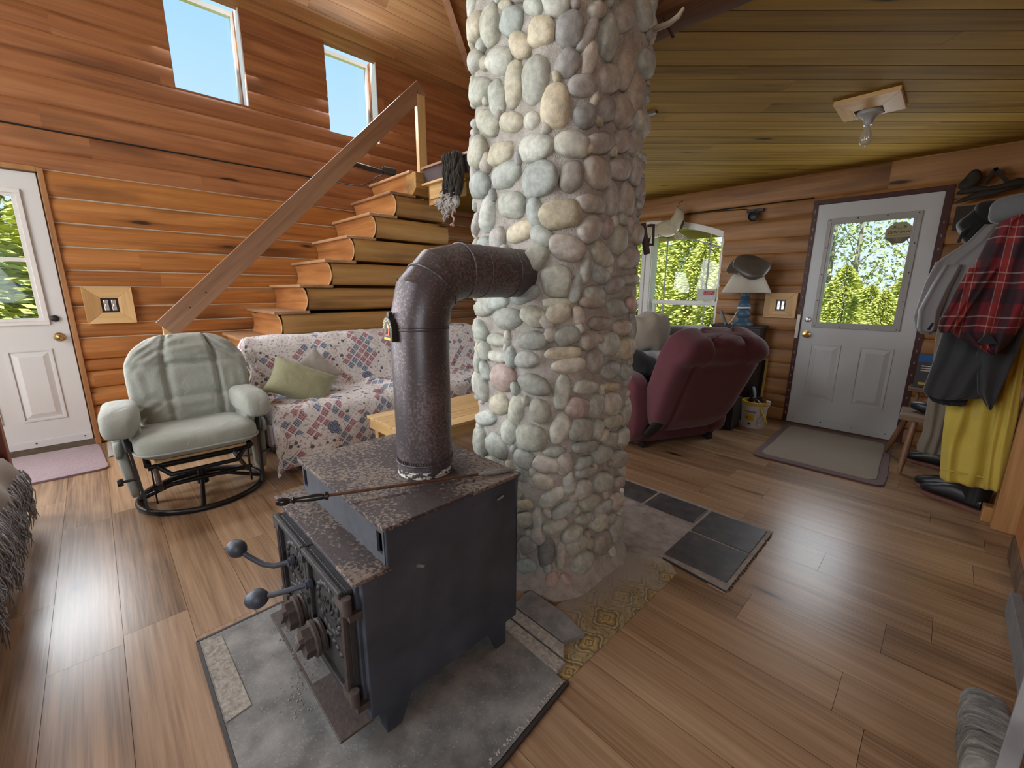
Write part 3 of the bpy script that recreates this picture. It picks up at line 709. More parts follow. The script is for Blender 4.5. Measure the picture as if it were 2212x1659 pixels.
m = MB(); WL.ring(m, -.875, -.262, .998, 1.968, .028, dz-.01, dz+.014); WL.ring(m, -.847, -.29, 1.026, 1.94, .022, dz-.03, dz+.004); WL.box(m, -.83, -.305, dz-.03, dz-.004, 1.46, 1.49); m.build('lite_frame', M_white, d1, bevel=.002)
m = MB(); WL.box(m, -.83, -.30, dz-.032, dz-.028, 1.04, 1.93); m.build('pane', M_glass, d1)
knob(d1, WL, -.229, .90, M_brass, d=dz); deadbolt(d1, WL, -.231, 1.043, M_darkmetal, dz)
m = MB(); WL.box(m, -.975, -.165, dz, dz+.006, .052, .105); m.build('sweep', M_doorw, d1)
m = MB()
for u in (-.90, -.69, -.48, -.21): m.ball(WL.P(u, dz+.007, .085), (.004, .006, .006), sub=1)
m.parts('screw', M_darkmetal, d1)
m = MB(); WL.box(m, -.155, -.122, -.05, .012, 0, 2.13); WL.box(m, -1.02, -.985, -.05, .012, 0, 2.13); WL.box(m, -.985, -.155, -.05, .012, 2.10, 2.135); m.build('casing', M_trimZ, d1, bevel=.003)
m = MB(); WL.box(m, -.165, -.155, -.06, -.02, .03, 2.1); WL.box(m, -.985, -.975, -.06, -.02, .03, 2.1); WL.box(m, -.985, -.155, -.06, -.02, 2.09, 2.1); WL.box(m, -.985, -.155, -.2, -.01, -.005, .05); m.build('sill', plain('dirty_sill', (.14, .11, .08), .9, var=.5), d1)

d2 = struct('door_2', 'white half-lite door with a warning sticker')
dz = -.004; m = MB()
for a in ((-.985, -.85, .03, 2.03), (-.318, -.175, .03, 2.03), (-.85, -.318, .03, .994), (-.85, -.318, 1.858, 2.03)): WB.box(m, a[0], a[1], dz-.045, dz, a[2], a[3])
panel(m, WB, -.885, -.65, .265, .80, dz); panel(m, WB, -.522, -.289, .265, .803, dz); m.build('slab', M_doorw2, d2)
m = MB(); WB.ring(m, -.896, -.28, .947, 1.904, .030, dz, dz+.014); WB.ring(m, -.866, -.31, .977, 1.874, .018, dz-.03, dz+.009); m.build('lite_frame', plain('grey_lite_frame', (.40, .41, .41), .45), d2, bevel=.003)
m = MB()
for k in range(4):
    for z in (.962, 1.889): m.ball(WB.P(-.875+.574*k/3, dz+.014, z), (.006, .003, .006), sub=1)
for k in range(1, 4):
    for u in (-.881, -.295): m.ball(WB.P(u, dz+.014, .962+.927*k/4), (.006, .003, .006), sub=1)
for k in range(4): m.ball(WB.P(-.94+.70*k/3, dz+.006, .058), (.006, .003, .006), sub=1)
m.build('screw', M_darkmetal, d2)
m = MB(); WB.box(m, -.85, -.318, dz-.030, dz-.026, .99, 1.86); m.build('pane', M_glass, d2)
knob(d2, WB, -.927, .879, M_brass, d=dz); deadbolt(d2, WB, -.934, 1.017, M_chrome, dz)
m = MB(); WB.box(m, -.985, -.175, dz, dz+.006, .03, .085); WB.box(m, -.985, -.175, dz, dz+.004, .008, .03); m.build('sweep', M_doorw2, d2)
m = MB(); WB.box(m, -1.02, -.985, -.10, .008, 0, 2.065); WB.box(m, -.175, -.13, -.10, .008, 0, 2.065); WB.box(m, -1.02, -.13, -.10, .010, 2.033, 2.07); m.build('jamb', M_darkred, d2)
m = MB(); WB.box(m, -1.0, -.13, -.15, .012, -.004, .012); m.build('sill', plain('worn_sill', (.10, .065, .05), .9, var=.6, vs_=30), d2)
m = MB(); WB.box(m, -1.018, -.992, .006, .022, .84, 1.06); m.build('strike_plate', M_white, d2)
m = MB()
for k in range(26):
    z = .1+k*.075; m.ball(WB.P(-1.004+.008*rng.random(), .010, z), (.006, .004, .008+.014*rng.random()), sub=1, amp=.5, seed=k)
for k in range(16): m.ball(WB.P(-.15, .010, .3+k*.1), (.006, .004, .012), sub=1, amp=.5, seed=k)
m.build('peeling_paint', plain('paint_flakes', (.30, .26, .24), .7, var=.5), d2)
# warning sticker on the pane, seen from behind
st = thing('warning_sticker', 'octagonal olive warning sticker on the glass of the right-hand door', 'sticker', WB.P(-.405, -.026, 1.70))
cxs, czs, rs = -.405, 1.748, .090
Mst = frame_M(WB.P(cxs, dz-.0245, czs), (1, 0, 0), (0, 0, 1))
def octo(r, y0=-9, y1=9):
    pts = [(r*math.cos(R(22.5+45*k))*1.02, r*math.sin(R(22.5+45*k))) for k in range(8)]
    return clip(pts, (-9, 9, y0, y1))
m = MB(); m.prism(octo(rs), 0, .0012, M=Mst); m.build('sticker_face', M_octo, st)
m = MB(); m.prism(octo(rs*.999, -9, -.035), .0012, .0018, M=Mst); m.build('lower_band', M_octod, st)
m = MB(); m.prism([(-.074, -.020), (.074, -.020), (.074, -.017), (-.074, -.017)], .0012, .0018, M=Mst); m.build('rule', M_octod, st)
text_mesh('WARNING', .030, M_ink, Mst @ Matrix.Translation((0, .006, .0018)), 'lettering', st, mirror=True, font_sx=.95)
text_mesh('NIGHT', .022, M_octo, Mst @ Matrix.Translation((0, -.046, .0022)), 'lettering', st, mirror=True)
text_mesh('OWL', .018, M_octo, Mst @ Matrix.Translation((0, -.064, .0022)), 'lettering', st, mirror=True)
for sx_ in (-1, 1):
    m = MB(); m.prism([(sx_*.032+.010*math.cos(t*.63), .048+.010*math.sin(t*.63)) for t in range(10)], .0012, .0018, M=Mst)
    m.tube([Mst @ Vector((sx_*.032+.02*math.cos(R(a)), .048+.02*math.sin(R(a))*.7, .0015)) for a in range(200, 341, 20)], .0012, 4); m.build('eye_mark', M_octod, st)
m = MB(); m.prism([(-.012, .03), (.012, .03), (.007, .044), (.004, .036), (-.004, .036), (-.007, .044)], .0012, .0018, M=Mst); m.build('beak_mark', M_octod, st)

# ---- arched window of the back wall
w3 = struct('window_3', 'arched white double-hung window')
def arch_band(m, o0, o1, d0, d1, u0=-3.52, u1=-1.78, n=40):
    rings = []
    for i in range(n+1):
        u = u0+(u1-u0)*i/n; z = archz(u)
        rings.append([WB.P(u, d0, z-o1), WB.P(u, d0, z-o0), WB.P(u, d1, z-o0), WB.P(u, d1, z-o1)])
    m.rings(rings)
m = MB(); arch_band(m, -.035, .03, -.16, .004); WB.box(m, -1.800, -1.768, -.16, -.02, .72, 1.86); WB.box(m, -3.53, -3.50, -.16, -.02, .72, 1.86)
WB.box(m, -2.72, -2.58, -.16, -.03, .72, 2.02); WB.box(m, -2.70, -2.66, -.13, -.005, .72, 2.02); WB.box(m, -2.63, -2.59, -.14, -.015, .72, 2.02)
WB.box(m, -3.53, -1.77, -.2, .01, .69, .73); m.build('window_frame', M_white, w3, bevel=.003)
for u0, u1 in ((-2.58, -1.80), (-3.5, -2.72)):
    s = MB(); WB.box(s, u0, u1, -.13, -.09, 1.125, 1.165); WB.ring(s, u0, u1, .73, 1.15, .035, -.15, -.11); s.build('sash', M_white, w3, bevel=.002)
    s = MB()
    for f in (.17, .80): WB.box(s, u0+(u1-u0)*f-.006, u0+(u1-u0)*f+.006, -.135, -.122, .75, 1.96)
    s.build('muntin', M_chrome if False else plain('grey_muntin', (.33, .35, .35), .5), w3)
    s = MB()
    arch_band(s, .13, .145, -.135, -.122, u0, u1, 20); s.build('arch_muntin', bpy.data.materials['grey_muntin'], w3)
    s = MB(); WB.box(s, u0, u1, -.131, -.127, .74, 1.14); 
    n = 14
    for i in range(n):
        a, b = u0+(u1-u0)*i/n, u0+(u1-u0)*(i+1)/n
        s.add([WB.P(a, -.129, 1.16), WB.P(b, -.129, 1.16), WB.P(b, -.129, archz(b)-.01), WB.P(a, -.129, archz(a)-.01)], [(0, 1, 2, 3)])
    s.build('pane', M_glass, w3)

# ================================================================ CHIMNEY
CX, CY, HS, CR = -1.25, 1.48, .285, .15
def per(s, off=0):
    """point and outward normal on the rounded square at perimeter length s (m)"""
    st_ = HS-CR; arc = CR*math.pi/2; tot = 4*(2*st_+arc); s = s % tot; k = int(s//(2*st_+arc)); s -= k*(2*st_+arc)
    if s < 2*st_: p = Vector((HS, -st_+s, 0)); n = Vector((1, 0, 0))
    else:
        a = (s-2*st_)/CR; p = Vector((st_+CR*math.cos(a), st_+CR*math.sin(a), 0)); n = Vector((math.cos(a), math.sin(a), 0))
    M = Matrix.Rotation(k*math.pi/2, 3, 'Z'); p = M @ p; n = M @ n
    return Vector((CX, CY, 0))+p+n*off, n
TOT = 4*(2*(HS-CR)+CR*math.pi/2)
chim = thing('chimney', 'tall cobblestone chimney column in the middle of the room', 'chimney', (CX, CY, 0))
def core(s, z):
    fl = .06*max(0, .10-z)/.10
    p, n = per(s, fl); q = Vector((p.x*7, p.y*7, z*7))
    return p + n*(.010*noise.noise(q)+.006*noise.noise(q*3.3)+.004*noise.noise(q*8)) + Vector((0, 0, z))
mb = MB(); nz = 150; mb.grid(150, nz, lambda u, v: core(u*TOT, 2.7*v), wrap_u=True)
mb.grid(40, 2, lambda u, v: per(u*TOT)[0]+Vector((0, 0, 2.68+3.2*v)), wrap_u=True)
mb.build('mortar_core', M_mortar, chim, smooth=180)
STONES = '-1.475,1.213,2.255,-124,0.047,0.018,62,g|-1.34,1.186,2.218,-90,0.07,0.048,100,g|-1.457,1.203,2.257,-117,0.075,0.048,164,t|-1.236,1.187,2.185,-90,0.056,0.045,151,g|-1.188,1.186,2.098,-90,0.059,0.035,139,t|-1.263,1.186,2.248,-90,0.036,0.018,155,t|-1.128,1.189,2.192,-90,0.047,0.026,147,g|-1.094,1.19,2.106,-82,0.054,0.044,170,t|-1.005,1.234,2.097,-45,0.054,0.045,88,d|-0.969,1.289,2.086,-21,0.066,0.024,59,b|-0.961,1.323,2.165,-8,0.041,0.026,29,b|-0.955,1.384,2.11,0,0.073,0.044,77,g|-0.957,1.476,2.199,0,0.075,0.042,33,b|-1.006,1.231,2,-46,0.047,0.038,40,d|-0.966,1.295,2.024,-19,0.055,0.032,80,b|-0.973,1.275,1.936,-26,0.053,0.036,12,d|-0.955,1.396,1.987,0,0.065,0.045,28,b|-0.956,1.497,2.053,0,0.075,0.046,60,b|-0.962,1.659,2.122,16,0.075,0.051,21,g|-0.957,1.572,1.992,0,0.075,0.046,67,b|-0.976,1.694,2.012,30,0.018,0.018,111,g|-1.299,1.186,2.087,-90,0.067,0.044,158,g|-1.452,1.201,2.143,-115,0.075,0.042,158,g|-1.418,1.191,2.025,-102,0.075,0.049,164,g|-1.305,1.186,1.97,-90,0.065,0.038,106,g|-1.218,1.186,1.989,-90,0.074,0.039,87,t|-1.119,1.188,1.974,-90,0.072,0.058,91,g|-1.039,1.209,1.876,-61,0.069,0.05,93,t|-0.968,1.289,1.851,-21,0.047,0.037,21,d|-0.957,1.396,1.896,0,0.051,0.041,34,d|-0.956,1.496,1.91,0,0.066,0.056,169,b|-0.96,1.647,1.911,12,0.075,0.046,9,g|-1.362,1.187,1.901,-90,0.073,0.041,148,g|-1.231,1.187,1.871,-90,0.058,0.035,159,t|-1.13,1.189,1.849,-90,0.04,0.029,154,w|-1.483,1.219,2.092,-128,0.018,0.018,67,g|-1.483,1.219,2.007,-128,0.018,0.018,69,g|-1.486,1.221,1.935,-129,0.018,0.018,71,g|-1.441,1.195,1.812,-110,0.075,0.06,176,g|-1.288,1.186,1.775,-90,0.075,0.042,180,t|-1.11,1.188,1.76,-88,0.075,0.044,175,g|-0.991,1.25,1.757,-38,0.059,0.043,176,g|-0.958,1.373,1.782,0,0.075,0.037,13,b|-0.957,1.501,1.813,0,0.051,0.039,21,d|-0.955,1.589,1.832,0,0.051,0.038,67,b|-1.485,1.22,1.86,-129,0.018,0.018,73,g|-1.263,1.187,1.697,-90,0.075,0.049,2,g|-1.096,1.191,1.654,-83,0.072,0.061,10,g|-0.99,1.249,1.658,-38,0.052,0.041,78,d|-0.956,1.357,1.68,0,0.075,0.055,175,b|-0.957,1.5,1.718,0,0.075,0.041,11,b|-0.955,1.609,1.731,0,0.055,0.04,74,b|-0.975,1.693,1.725,29,0.018,0.018,103,p|-1.428,1.192,1.688,-106,0.075,0.049,175,g|-1.365,1.188,1.568,-90,0.073,0.043,81,g|-1.228,1.187,1.585,-90,0.075,0.047,168,g|-1.016,1.221,1.534,-51,0.075,0.051,7,t|-0.957,1.338,1.576,-2,0.075,0.033,1,b|-0.956,1.459,1.608,0,0.064,0.031,95,b|-0.957,1.557,1.619,0,0.067,0.05,87,b|-0.976,1.694,1.619,29,0.018,0.018,100,g|-1.486,1.221,1.615,-129,0.018,0.018,80,g|-1.484,1.219,1.506,-128,0.018,0.018,83,w|-1.177,1.187,1.487,-90,0.075,0.036,11,t|-0.958,1.33,1.488,-5,0.063,0.046,28,b|-0.958,1.439,1.503,0,0.04,0.03,77,p|-0.958,1.522,1.465,0,0.06,0.049,75,g|-0.968,1.677,1.504,23,0.075,0.047,2,b|-0.993,1.244,1.42,-39,0.07,0.046,167,b|-1.117,1.185,1.382,-90,0.075,0.043,35,g|-0.955,1.409,1.402,0,0.075,0.039,156,g|-0.959,1.318,1.355,-10,0.065,0.025,86,g|-0.957,1.605,1.399,0,0.075,0.046,8,b|-1.021,1.216,1.305,-54,0.058,0.057,97,g|-0.957,1.407,1.331,0,0.053,0.034,165,g|-0.957,1.637,1.317,8,0.075,0.024,1,g|-1.155,1.187,1.254,-90,0.075,0.032,16,g|-0.976,1.274,1.276,-27,0.053,0.026,81,g|-0.956,1.369,1.256,0,0.065,0.033,2,g|-0.957,1.513,1.295,0,0.071,0.033,13,d|-1.311,1.186,1.223,-90,0.075,0.034,7,g|-1.019,1.222,1.226,-52,0.054,0.02,0,g|-1.482,1.218,1.195,-127,0.018,0.018,92,w|-1.383,1.187,1.203,-90,0.075,0.04,10,g|-1.486,1.221,1.089,-129,0.018,0.018,95,t|-1.482,1.218,1.132,-127,0.018,0.018,94,w|-1.482,1.217,1.073,-127,0.018,0.018,96,w|-1.482,1.218,1.009,-127,0.018,0.018,98,t|-1.248,1.186,1.158,-90,0.075,0.045,4,g|-1.11,1.186,1.175,-88,0.058,0.04,166,g|-1.014,1.224,1.192,-50,0.05,0.038,35,t|-0.957,1.368,1.233,0,0.074,0.03,178,b|-0.958,1.542,1.203,0,0.075,0.036,173,g|-0.965,1.669,1.212,20,0.075,0.035,172,p|-0.975,1.693,1.163,29,0.018,0.018,87,g|-0.967,1.29,1.178,-20,0.039,0.024,108,b|-0.956,1.422,1.145,0,0.075,0.028,176,d|-0.957,1.589,1.119,0,0.068,0.036,173,b|-1.304,1.187,1.067,-90,0.075,0.03,179,g|-1.116,1.187,1.081,-90,0.075,0.036,9,g|-0.988,1.252,1.105,-36,0.054,0.036,12,g|-0.956,1.351,1.082,0,0.057,0.038,4,b|-0.957,1.496,1.055,0,0.068,0.05,177,g|-0.958,1.632,1.027,6,0.075,0.053,1,t|-1.304,1.187,0.998,-90,0.075,0.025,1,g|-1.142,1.187,1.004,-90,0.065,0.034,7,g|-0.994,1.241,1.041,-41,0.07,0.025,4,t|-0.978,1.263,0.993,-31,0.066,0.031,6,w|-0.955,1.391,0.996,0,0.054,0.048,148,b|-0.957,1.513,0.946,0,0.075,0.04,173,g|-1.485,1.22,0.92,-129,0.018,0.018,100,g|-1.279,1.186,0.912,-90,0.075,0.056,14,p|-1.099,1.187,0.911,-84,0.075,0.042,173,g|-0.996,1.24,0.885,-42,0.073,0.031,85,g|-0.957,1.35,0.898,0,0.075,0.031,173,g|-0.956,1.534,0.873,0,0.06,0.02,169,t|-0.975,1.692,0.886,29,0.018,0.018,79,g|-1.486,1.221,0.784,-129,0.018,0.018,104,g|-1.298,1.187,0.791,-90,0.057,0.047,25,t|-1.192,1.186,0.792,-90,0.068,0.042,74,g|-1.068,1.193,0.806,-73,0.051,0.042,106,g|-0.962,1.3,0.823,-16,0.056,0.043,160,p|-0.957,1.418,0.808,0,0.053,0.049,98,g|-0.956,1.539,0.793,0,0.075,0.053,156,w|-0.971,1.684,0.817,26,0.018,0.018,76,w|-0.973,1.689,0.769,28,0.018,0.018,75,w|-1.482,1.218,0.686,-127,0.02,0.018,107,g|-1.389,1.186,0.711,-91,0.075,0.034,20,g|-1.236,1.187,0.682,-90,0.063,0.044,70,g|-1.115,1.188,0.688,-90,0.075,0.059,16,g|-0.997,1.238,0.741,-42,0.063,0.038,74,g|-0.958,1.332,0.725,-5,0.075,0.05,166,g|-0.956,1.443,0.7,0,0.044,0.033,85,g|-0.956,1.565,0.715,0,0.075,0.033,171,g|-0.957,1.552,0.63,0,0.075,0.035,165,g|-0.96,1.653,0.613,14,0.075,0.048,161,g|-1.454,1.202,0.577,-116,0.075,0.075,22,g|-1.318,1.185,0.596,-90,0.07,0.057,171,g|-1.482,1.218,0.592,-127,0.018,0.018,110,w|-0.956,1.36,0.646,0,0.075,0.028,172,g|-1.015,1.226,0.645,-50,0.045,0.022,8,g|-1.036,1.207,0.587,-60,0.059,0.037,179,w|-0.984,1.256,0.593,-34,0.052,0.034,87,b|-0.957,1.491,0.58,0,0.075,0.043,174,g|-0.957,1.619,0.517,1,0.075,0.044,168,g|-0.956,1.352,0.577,0,0.06,0.03,0,g|-1.049,1.201,0.515,-65,0.047,0.036,178,w|-0.973,1.277,0.508,-26,0.054,0.028,94,g|-0.955,1.368,0.531,0,0.072,0.026,169,g|-0.955,1.353,0.459,0,0.052,0.047,156,g|-0.956,1.501,0.444,0,0.075,0.045,161,g|-0.961,1.655,0.391,15,0.075,0.029,160,p|-0.975,1.693,0.449,29,0.018,0.018,67,w|-0.975,1.692,0.329,29,0.018,0.018,64,W|-1.015,1.222,0.449,-51,0.061,0.032,42,g|-0.957,1.407,0.382,0,0.073,0.039,169,g|-0.955,1.527,0.315,0,0.07,0.032,175,g|-0.983,1.258,0.389,-33,0.062,0.031,33,g|-1.142,1.188,0.379,-90,0.055,0.024,27,t|-1.147,1.188,0.305,-90,0.07,0.032,30,g|-1.069,1.194,0.327,-73,0.064,0.022,94,g|-1.003,1.231,0.322,-45,0.051,0.032,25,g|-0.957,1.385,0.314,0,0.07,0.027,162,g|-0.957,1.491,0.253,0,0.068,0.048,162,g|-0.956,1.626,0.306,4,0.065,0.043,157,b|-0.975,1.693,0.21,29,0.018,0.018,62,g|-0.96,1.646,0.148,11,0.075,0.065,157,g|-0.962,1.301,0.271,-16,0.054,0.039,12,g|-0.957,1.331,0.211,-5,0.061,0.045,176,g|-0.956,1.521,0.135,0,0.075,0.059,139,d|-1.122,1.187,0.198,-90,0.062,0.039,48,d|-1.032,1.212,0.194,-58,0.075,0.038,85,k|-0.986,1.254,0.179,-35,0.067,0.021,88,b|-0.956,1.378,0.101,0,0.075,0.057,149,g|-1.13,1.186,0.083,-90,0.075,0.036,37,g|-1.011,1.227,0.033,-48,0.07,0.038,83,p|-0.967,1.289,0.042,-21,0.056,0.024,127,p'
PALC = {'g': ((.33, .36, .325), (.38, .40, .365), (.29, .315, .29), (.35, .365, .31)), 't': ((.42, .39, .30), (.37, .35, .27)), 'b': ((.32, .30, .27), (.35, .33, .295)),
        'd': ((.235, .23, .215), (.26, .25, .235)), 'p': ((.36, .285, .26), (.34, .28, .265)), 'w': ((.43, .42, .36), (.40, .40, .37)), 'W': ((.7, .69, .65),), 'k': ((.15, .17, .175),)}
stone_list = []
for rec in STONES.split('|'):
    v = rec.split(','); stone_list.append([float(q) for q in v[:7]]+[v[7]])
placed = []   # (p, r)
for x, y, z, na, a, b, an, c in stone_list: placed.append((Vector((x, y, z)), (a+b)/2))
rg = random.Random(21); arcs = []
for k in range(5200):
    s = rg.random()*TOT; z = .03+rg.random()*2.6
    big = k < 3600
    a = rg.uniform(.045, .07) if big else rg.uniform(.020, .04); b = a*rg.uniform(.55, .85)
    p, n = per(s, .012); p.z = z
    ok = True
    for q, r in placed:
        dz_ = abs(q.z-z)
        if dz_ < .14 and (q-p).length < (r+(a+b)/2)*(.86 if big else .80): ok = False; break
    if not ok: continue
    placed.append((p, (a+b)/2))
    stone_list.append([p.x, p.y, p.z, math.degrees(math.atan2(n.y, n.x)), a, b, rg.uniform(0, 180) if rg.random() < .5 else 90+rg.uniform(-30, 30), rg.choice('ggggggtbbdw' if big else 'ggtbdw')])
mb = MB()
for i, (x, y, z, na, a, b, an, c) in enumerate(stone_list):
    n = Vector((math.cos(R(na)), math.sin(R(na)), 0)); t = Vector((-n.y, n.x, 0)); ca, sa = math.cos(R(an)), math.sin(R(an))
    ax = t*ca+zz*sa; ay = -t*sa+zz*ca
    dep = min(.034, .014+b*.42); M = Matrix((ax, ay, n)).transposed()
    base = rg.choice(PALC[c]); j = rg.uniform(.88, 1.12); tint = rg.uniform(-.015, .015)
    mb.col = (base[0]*j+tint, base[1]*j, base[2]*j-tint)
    # stay on the rounded column: centre sits just inside the mortar face
    P0 = Vector((x, y, z)) - n*.010
    near = z < 2.6 and (n.dot(Vector((-x, -y, 0)).normalized()) > -.25)
    mb.ball(P0, (a*1.03, b*1.03, dep), M, sub=3 if near and a > .035 else 2, amp=.16, fr=1.3, seed=i*.37, e=.86)
mb.col = None
mb.build('cobblestones', M_stone, chim, smooth=180)
m = MB(); m.bar((-1.0, 1.765, 1.56), (-.985, 1.795, 1.43), .02, .02); m.tube([(-.99, 1.79, 1.55), (-.965, 1.80, 1.55), (-.962, 1.80, 1.47), (-.985, 1.79, 1.47)], .006, 6); m.build('wall_hook', M_castr, chim)
# ================================================================ HEARTH AND STOVE
h = thing('hearth_slab', 'grey cement hearth slab set in the floor under the wood stove', 'hearth', (-1.2, .5, 0))
m = MB(); m.prism([(-1.727, .096), (-.667, .096), (-.672, .62), (-.70, .93), (-1.05, .95), (-1.05, 1.02), (-1.74, 1.02)], .0, .012); m.build('slab', M_hearth, h)
m = MB(); m.prism([(-1.722, .100), (-1.31, .100), (-1.32, .168), (-1.70, .160)], .011, .015); m.build('pale_stone_strip', M_gran, h, label='pale granular strip along the front edge')
m = MB()
for a, b in (((-1.735, .09), (-1.748, 1.0)), ((-1.735, .09), (-.66, .09)), ((-.66, .09), (-.664, .62)), ((-.664, .62), (-.692, .94))): m.bar((a[0], a[1], .005), (b[0], b[1], .005), .010, .014)
m.build('edge_trim', plain('dark_edge_strip', (.035, .03, .028), .6, var=.5, vs_=60), h)
m = MB(); rg = random.Random(3)
for k in range(110):
    t = rg.random(); p = Vector((-.664, .3, .012)).lerp(Vector((-.695, .93, .012)), t); m.ball(p+Vector((-.012*rg.random()-.002, 0, 0)), (.002+.004*rg.random(),)*2+(.002,), sub=1)
for k in range(60): m.ball((-1.24+rg.gauss(0, .06), .30+rg.gauss(0, .03), .013), (.001+.003*rg.random(),)*2+(.0015,), sub=1)
m.build('mortar_crumbs', M_gran, h)
s = thing('stone_step', 'flat grey stone slab with two pale bands beside the chimney foot', 'stone', (-.9, 1.05, 0))
m = MB(); m.prism([(-1.06, 1.045), (-.80, 1.045), (-.765, 1.135), (-.88, 1.16), (-1.07, 1.16)], 0, .022); m.build('stone_slab', M_hearth, s, bevel=.003)
m = MB(); m.prism([(-1.05, .995), (-.755, .995), (-.79, 1.04), (-1.05, 1.04)], 0, .021); m.prism([(-1.04, .935), (-.735, .935), (-.738, .985), (-1.04, .985)], 0, .020); m.build('pale_band', M_gran, s, bevel=.003)
v = MB(); v.prism([(-.94, .96), (-.70, .93), (-.692, 1.74), (-.82, 1.86), (-.96, 1.80)], .0, .0025)
tag(v.build('vinyl_strip', M_vinyl), 'worn tan medallion patterned vinyl strip on the floor right of the chimney', 'vinyl flooring')
s = thing('tile_pad', 'patch of dark slate floor tiles in cement behind the chimney', 'tiles', (-.8, 2.1, 0))
m = MB(); m.prism([(-.49, 1.765), (-.485, 2.45), (-1.5, 2.46), (-1.5, 1.8), (-.95, 1.72), (-.80, 1.80)], 0, .005); m.build('cement_bed', M_bcem, s)
for x0, x1, y0, y1 in ((-.80, -.508, 2.14, 2.425), (-.80, -.508, 1.835, 2.122), (-1.12, -.82, 2.22, 2.425), (-1.44, -1.14, 2.22, 2.425)):
    m = MB(); m.bb(x0, x1, y0, y1, .002, .010); m.build('slate_tile', M_slate, s, bevel=.002)
m = MB()
for k in range(24): m.ball((-.487+.006*rg.random(), 1.80+.63*k/24, .004), (.006, .008, .004), sub=1)
m.bar((-.49, 1.77, .004), (-.79, 1.80, .004), .008, .008); m.build('broken_edge', plain('dark_broken_edge', (.03, .025, .02), .8), s)
m = MB(); m.add([(x, y, .004+.03*max(0, 1-((x+.93)/.07 if x > -.93 else 0))) for x, y in ()], []) if False else None
ft = MB()
def foot(u, v_):
    p, n = per(-.30+u*.95, .0); k = v_
    return p+n*(.002+.045*k+.012*noise.noise(Vector((u*9, k*3, 4))))+Vector((0, 0, .035*(1-k)**1.4+.004))
ft.grid(50, 7, foot); ft.build('cement_fillet', M_bcem, chim, smooth=180)

S = thing('wood_stove', 'black steel wood stove with stepped top and cast double doors', 'stove', (-1.27, .66, .012))
X0, X1 = -1.575, -.945
m = MB()
# body: lower box full depth, upper step as separate plates so that the end slots are real openings
m.bb(X0+.01, X1-.01, .385, .95, .10, .535)
sidep = [(.385, .10), (.95, .10), (.95, .655), (.460, .655), (.460, .535), (.385, .535)]
m.prism(sidep, X1-.010, X1, axis=0); m.prism(sidep, X0, X0+.010, axis=0); m.bb(X0, X1, .94, .95, .535, .655)
m.build('firebox', M_iron, S, bevel=.004)
m = MB(); ya, yb = .4585, .466
m.bb(X0+.05, X1-.05, ya, yb, .572, .636); m.bb(X0+.0105, X1-.0105, ya, yb, .5465, .572); m.bb(X0+.0105, X1-.0105, ya, yb, .636, .6545); m.bb(X0+.0105, X0+.019, ya, yb, .572, .636); m.bb(X1-.019, X1-.0105, ya, yb, .572, .636)
m.build('step_riser', M_litst, S, label='grey plate, coloured as if lit, with an air slot at each end')
m = MB(); m.prism([(X0-.012, .450), (X1+.006, .450), (X1+.012, .456), (X1+.012, .955), (X0-.016, .955), (X0-.016, .456)], .655, .667); m.build('upper_cook_top', M_ironT, S, bevel=.002)
m = MB(); m.prism([(X0-.012, .362), (X1, .362), (X1+.006, .37), (X1+.006, .468), (X0-.016, .468), (X0-.016, .368)], .535, .546); m.build('lower_cook_top', M_ironT, S, bevel=.002)
for x in (X0+.035, X1-.035):
    for y in (.46, .87):
        sx_ = -1 if x < -1.27 else 1; sy = -1 if y < .6 else 1
        m = MB(); M = None
        a = .055
        m.add([(x-sx_*a, y+sy*.03, .105), (x+sx_*.03, y+sy*.03, .105), (x+sx_*.03, y-sy*a, .105), (x+sx_*.022, y-sy*a, .105), (x+sx_*.022, y+sy*.022, .105), (x-sx_*a, y+sy*.022, .105),
               (x-sx_*a*.2, y+sy*.03, .012), (x+sx_*.03, y+sy*.03, .012), (x+sx_*.03, y-sy*a*.3, .012), (x+sx_*.022, y-sy*a*.3, .012), (x+sx_*.022, y+sy*.022, .012), (x-sx_*a*.2, y+sy*.022, .012)],
              [(0, 1, 2, 3, 4, 5), (11, 10, 9, 8, 7, 6)]+[(i, (i+1) % 6, 6+(i+1) % 6, 6+i) for i in range(6)])
        m.build('leg', M_iron, S)
# ash lip
m = MB(); m.bb(X0+.005, X1+.002, .296, .39, .098, .106); m.build('ash_shelf', M_castr, S, bevel=.002)
m = MB()
for k in range(70): m.ball((-1.32+rg.gauss(0, .09), .335+rg.gauss(0, .02), .106), (.002+.006*rg.random(),)*2+(.002,), sub=1)
m.grid(20, 8, lambda u, v_: (-1.47+.3*u, .305+.07*v_, .1062+.007*max(0, noise.noise(Vector((u*4, v_*3, 1)))+.25)*math.sin(math.pi*u)*math.sin(math.pi*v_))); m.build('ash', plain('wood_ash', (.16, .155, .15), .95, var=.5, vs_=90), S)
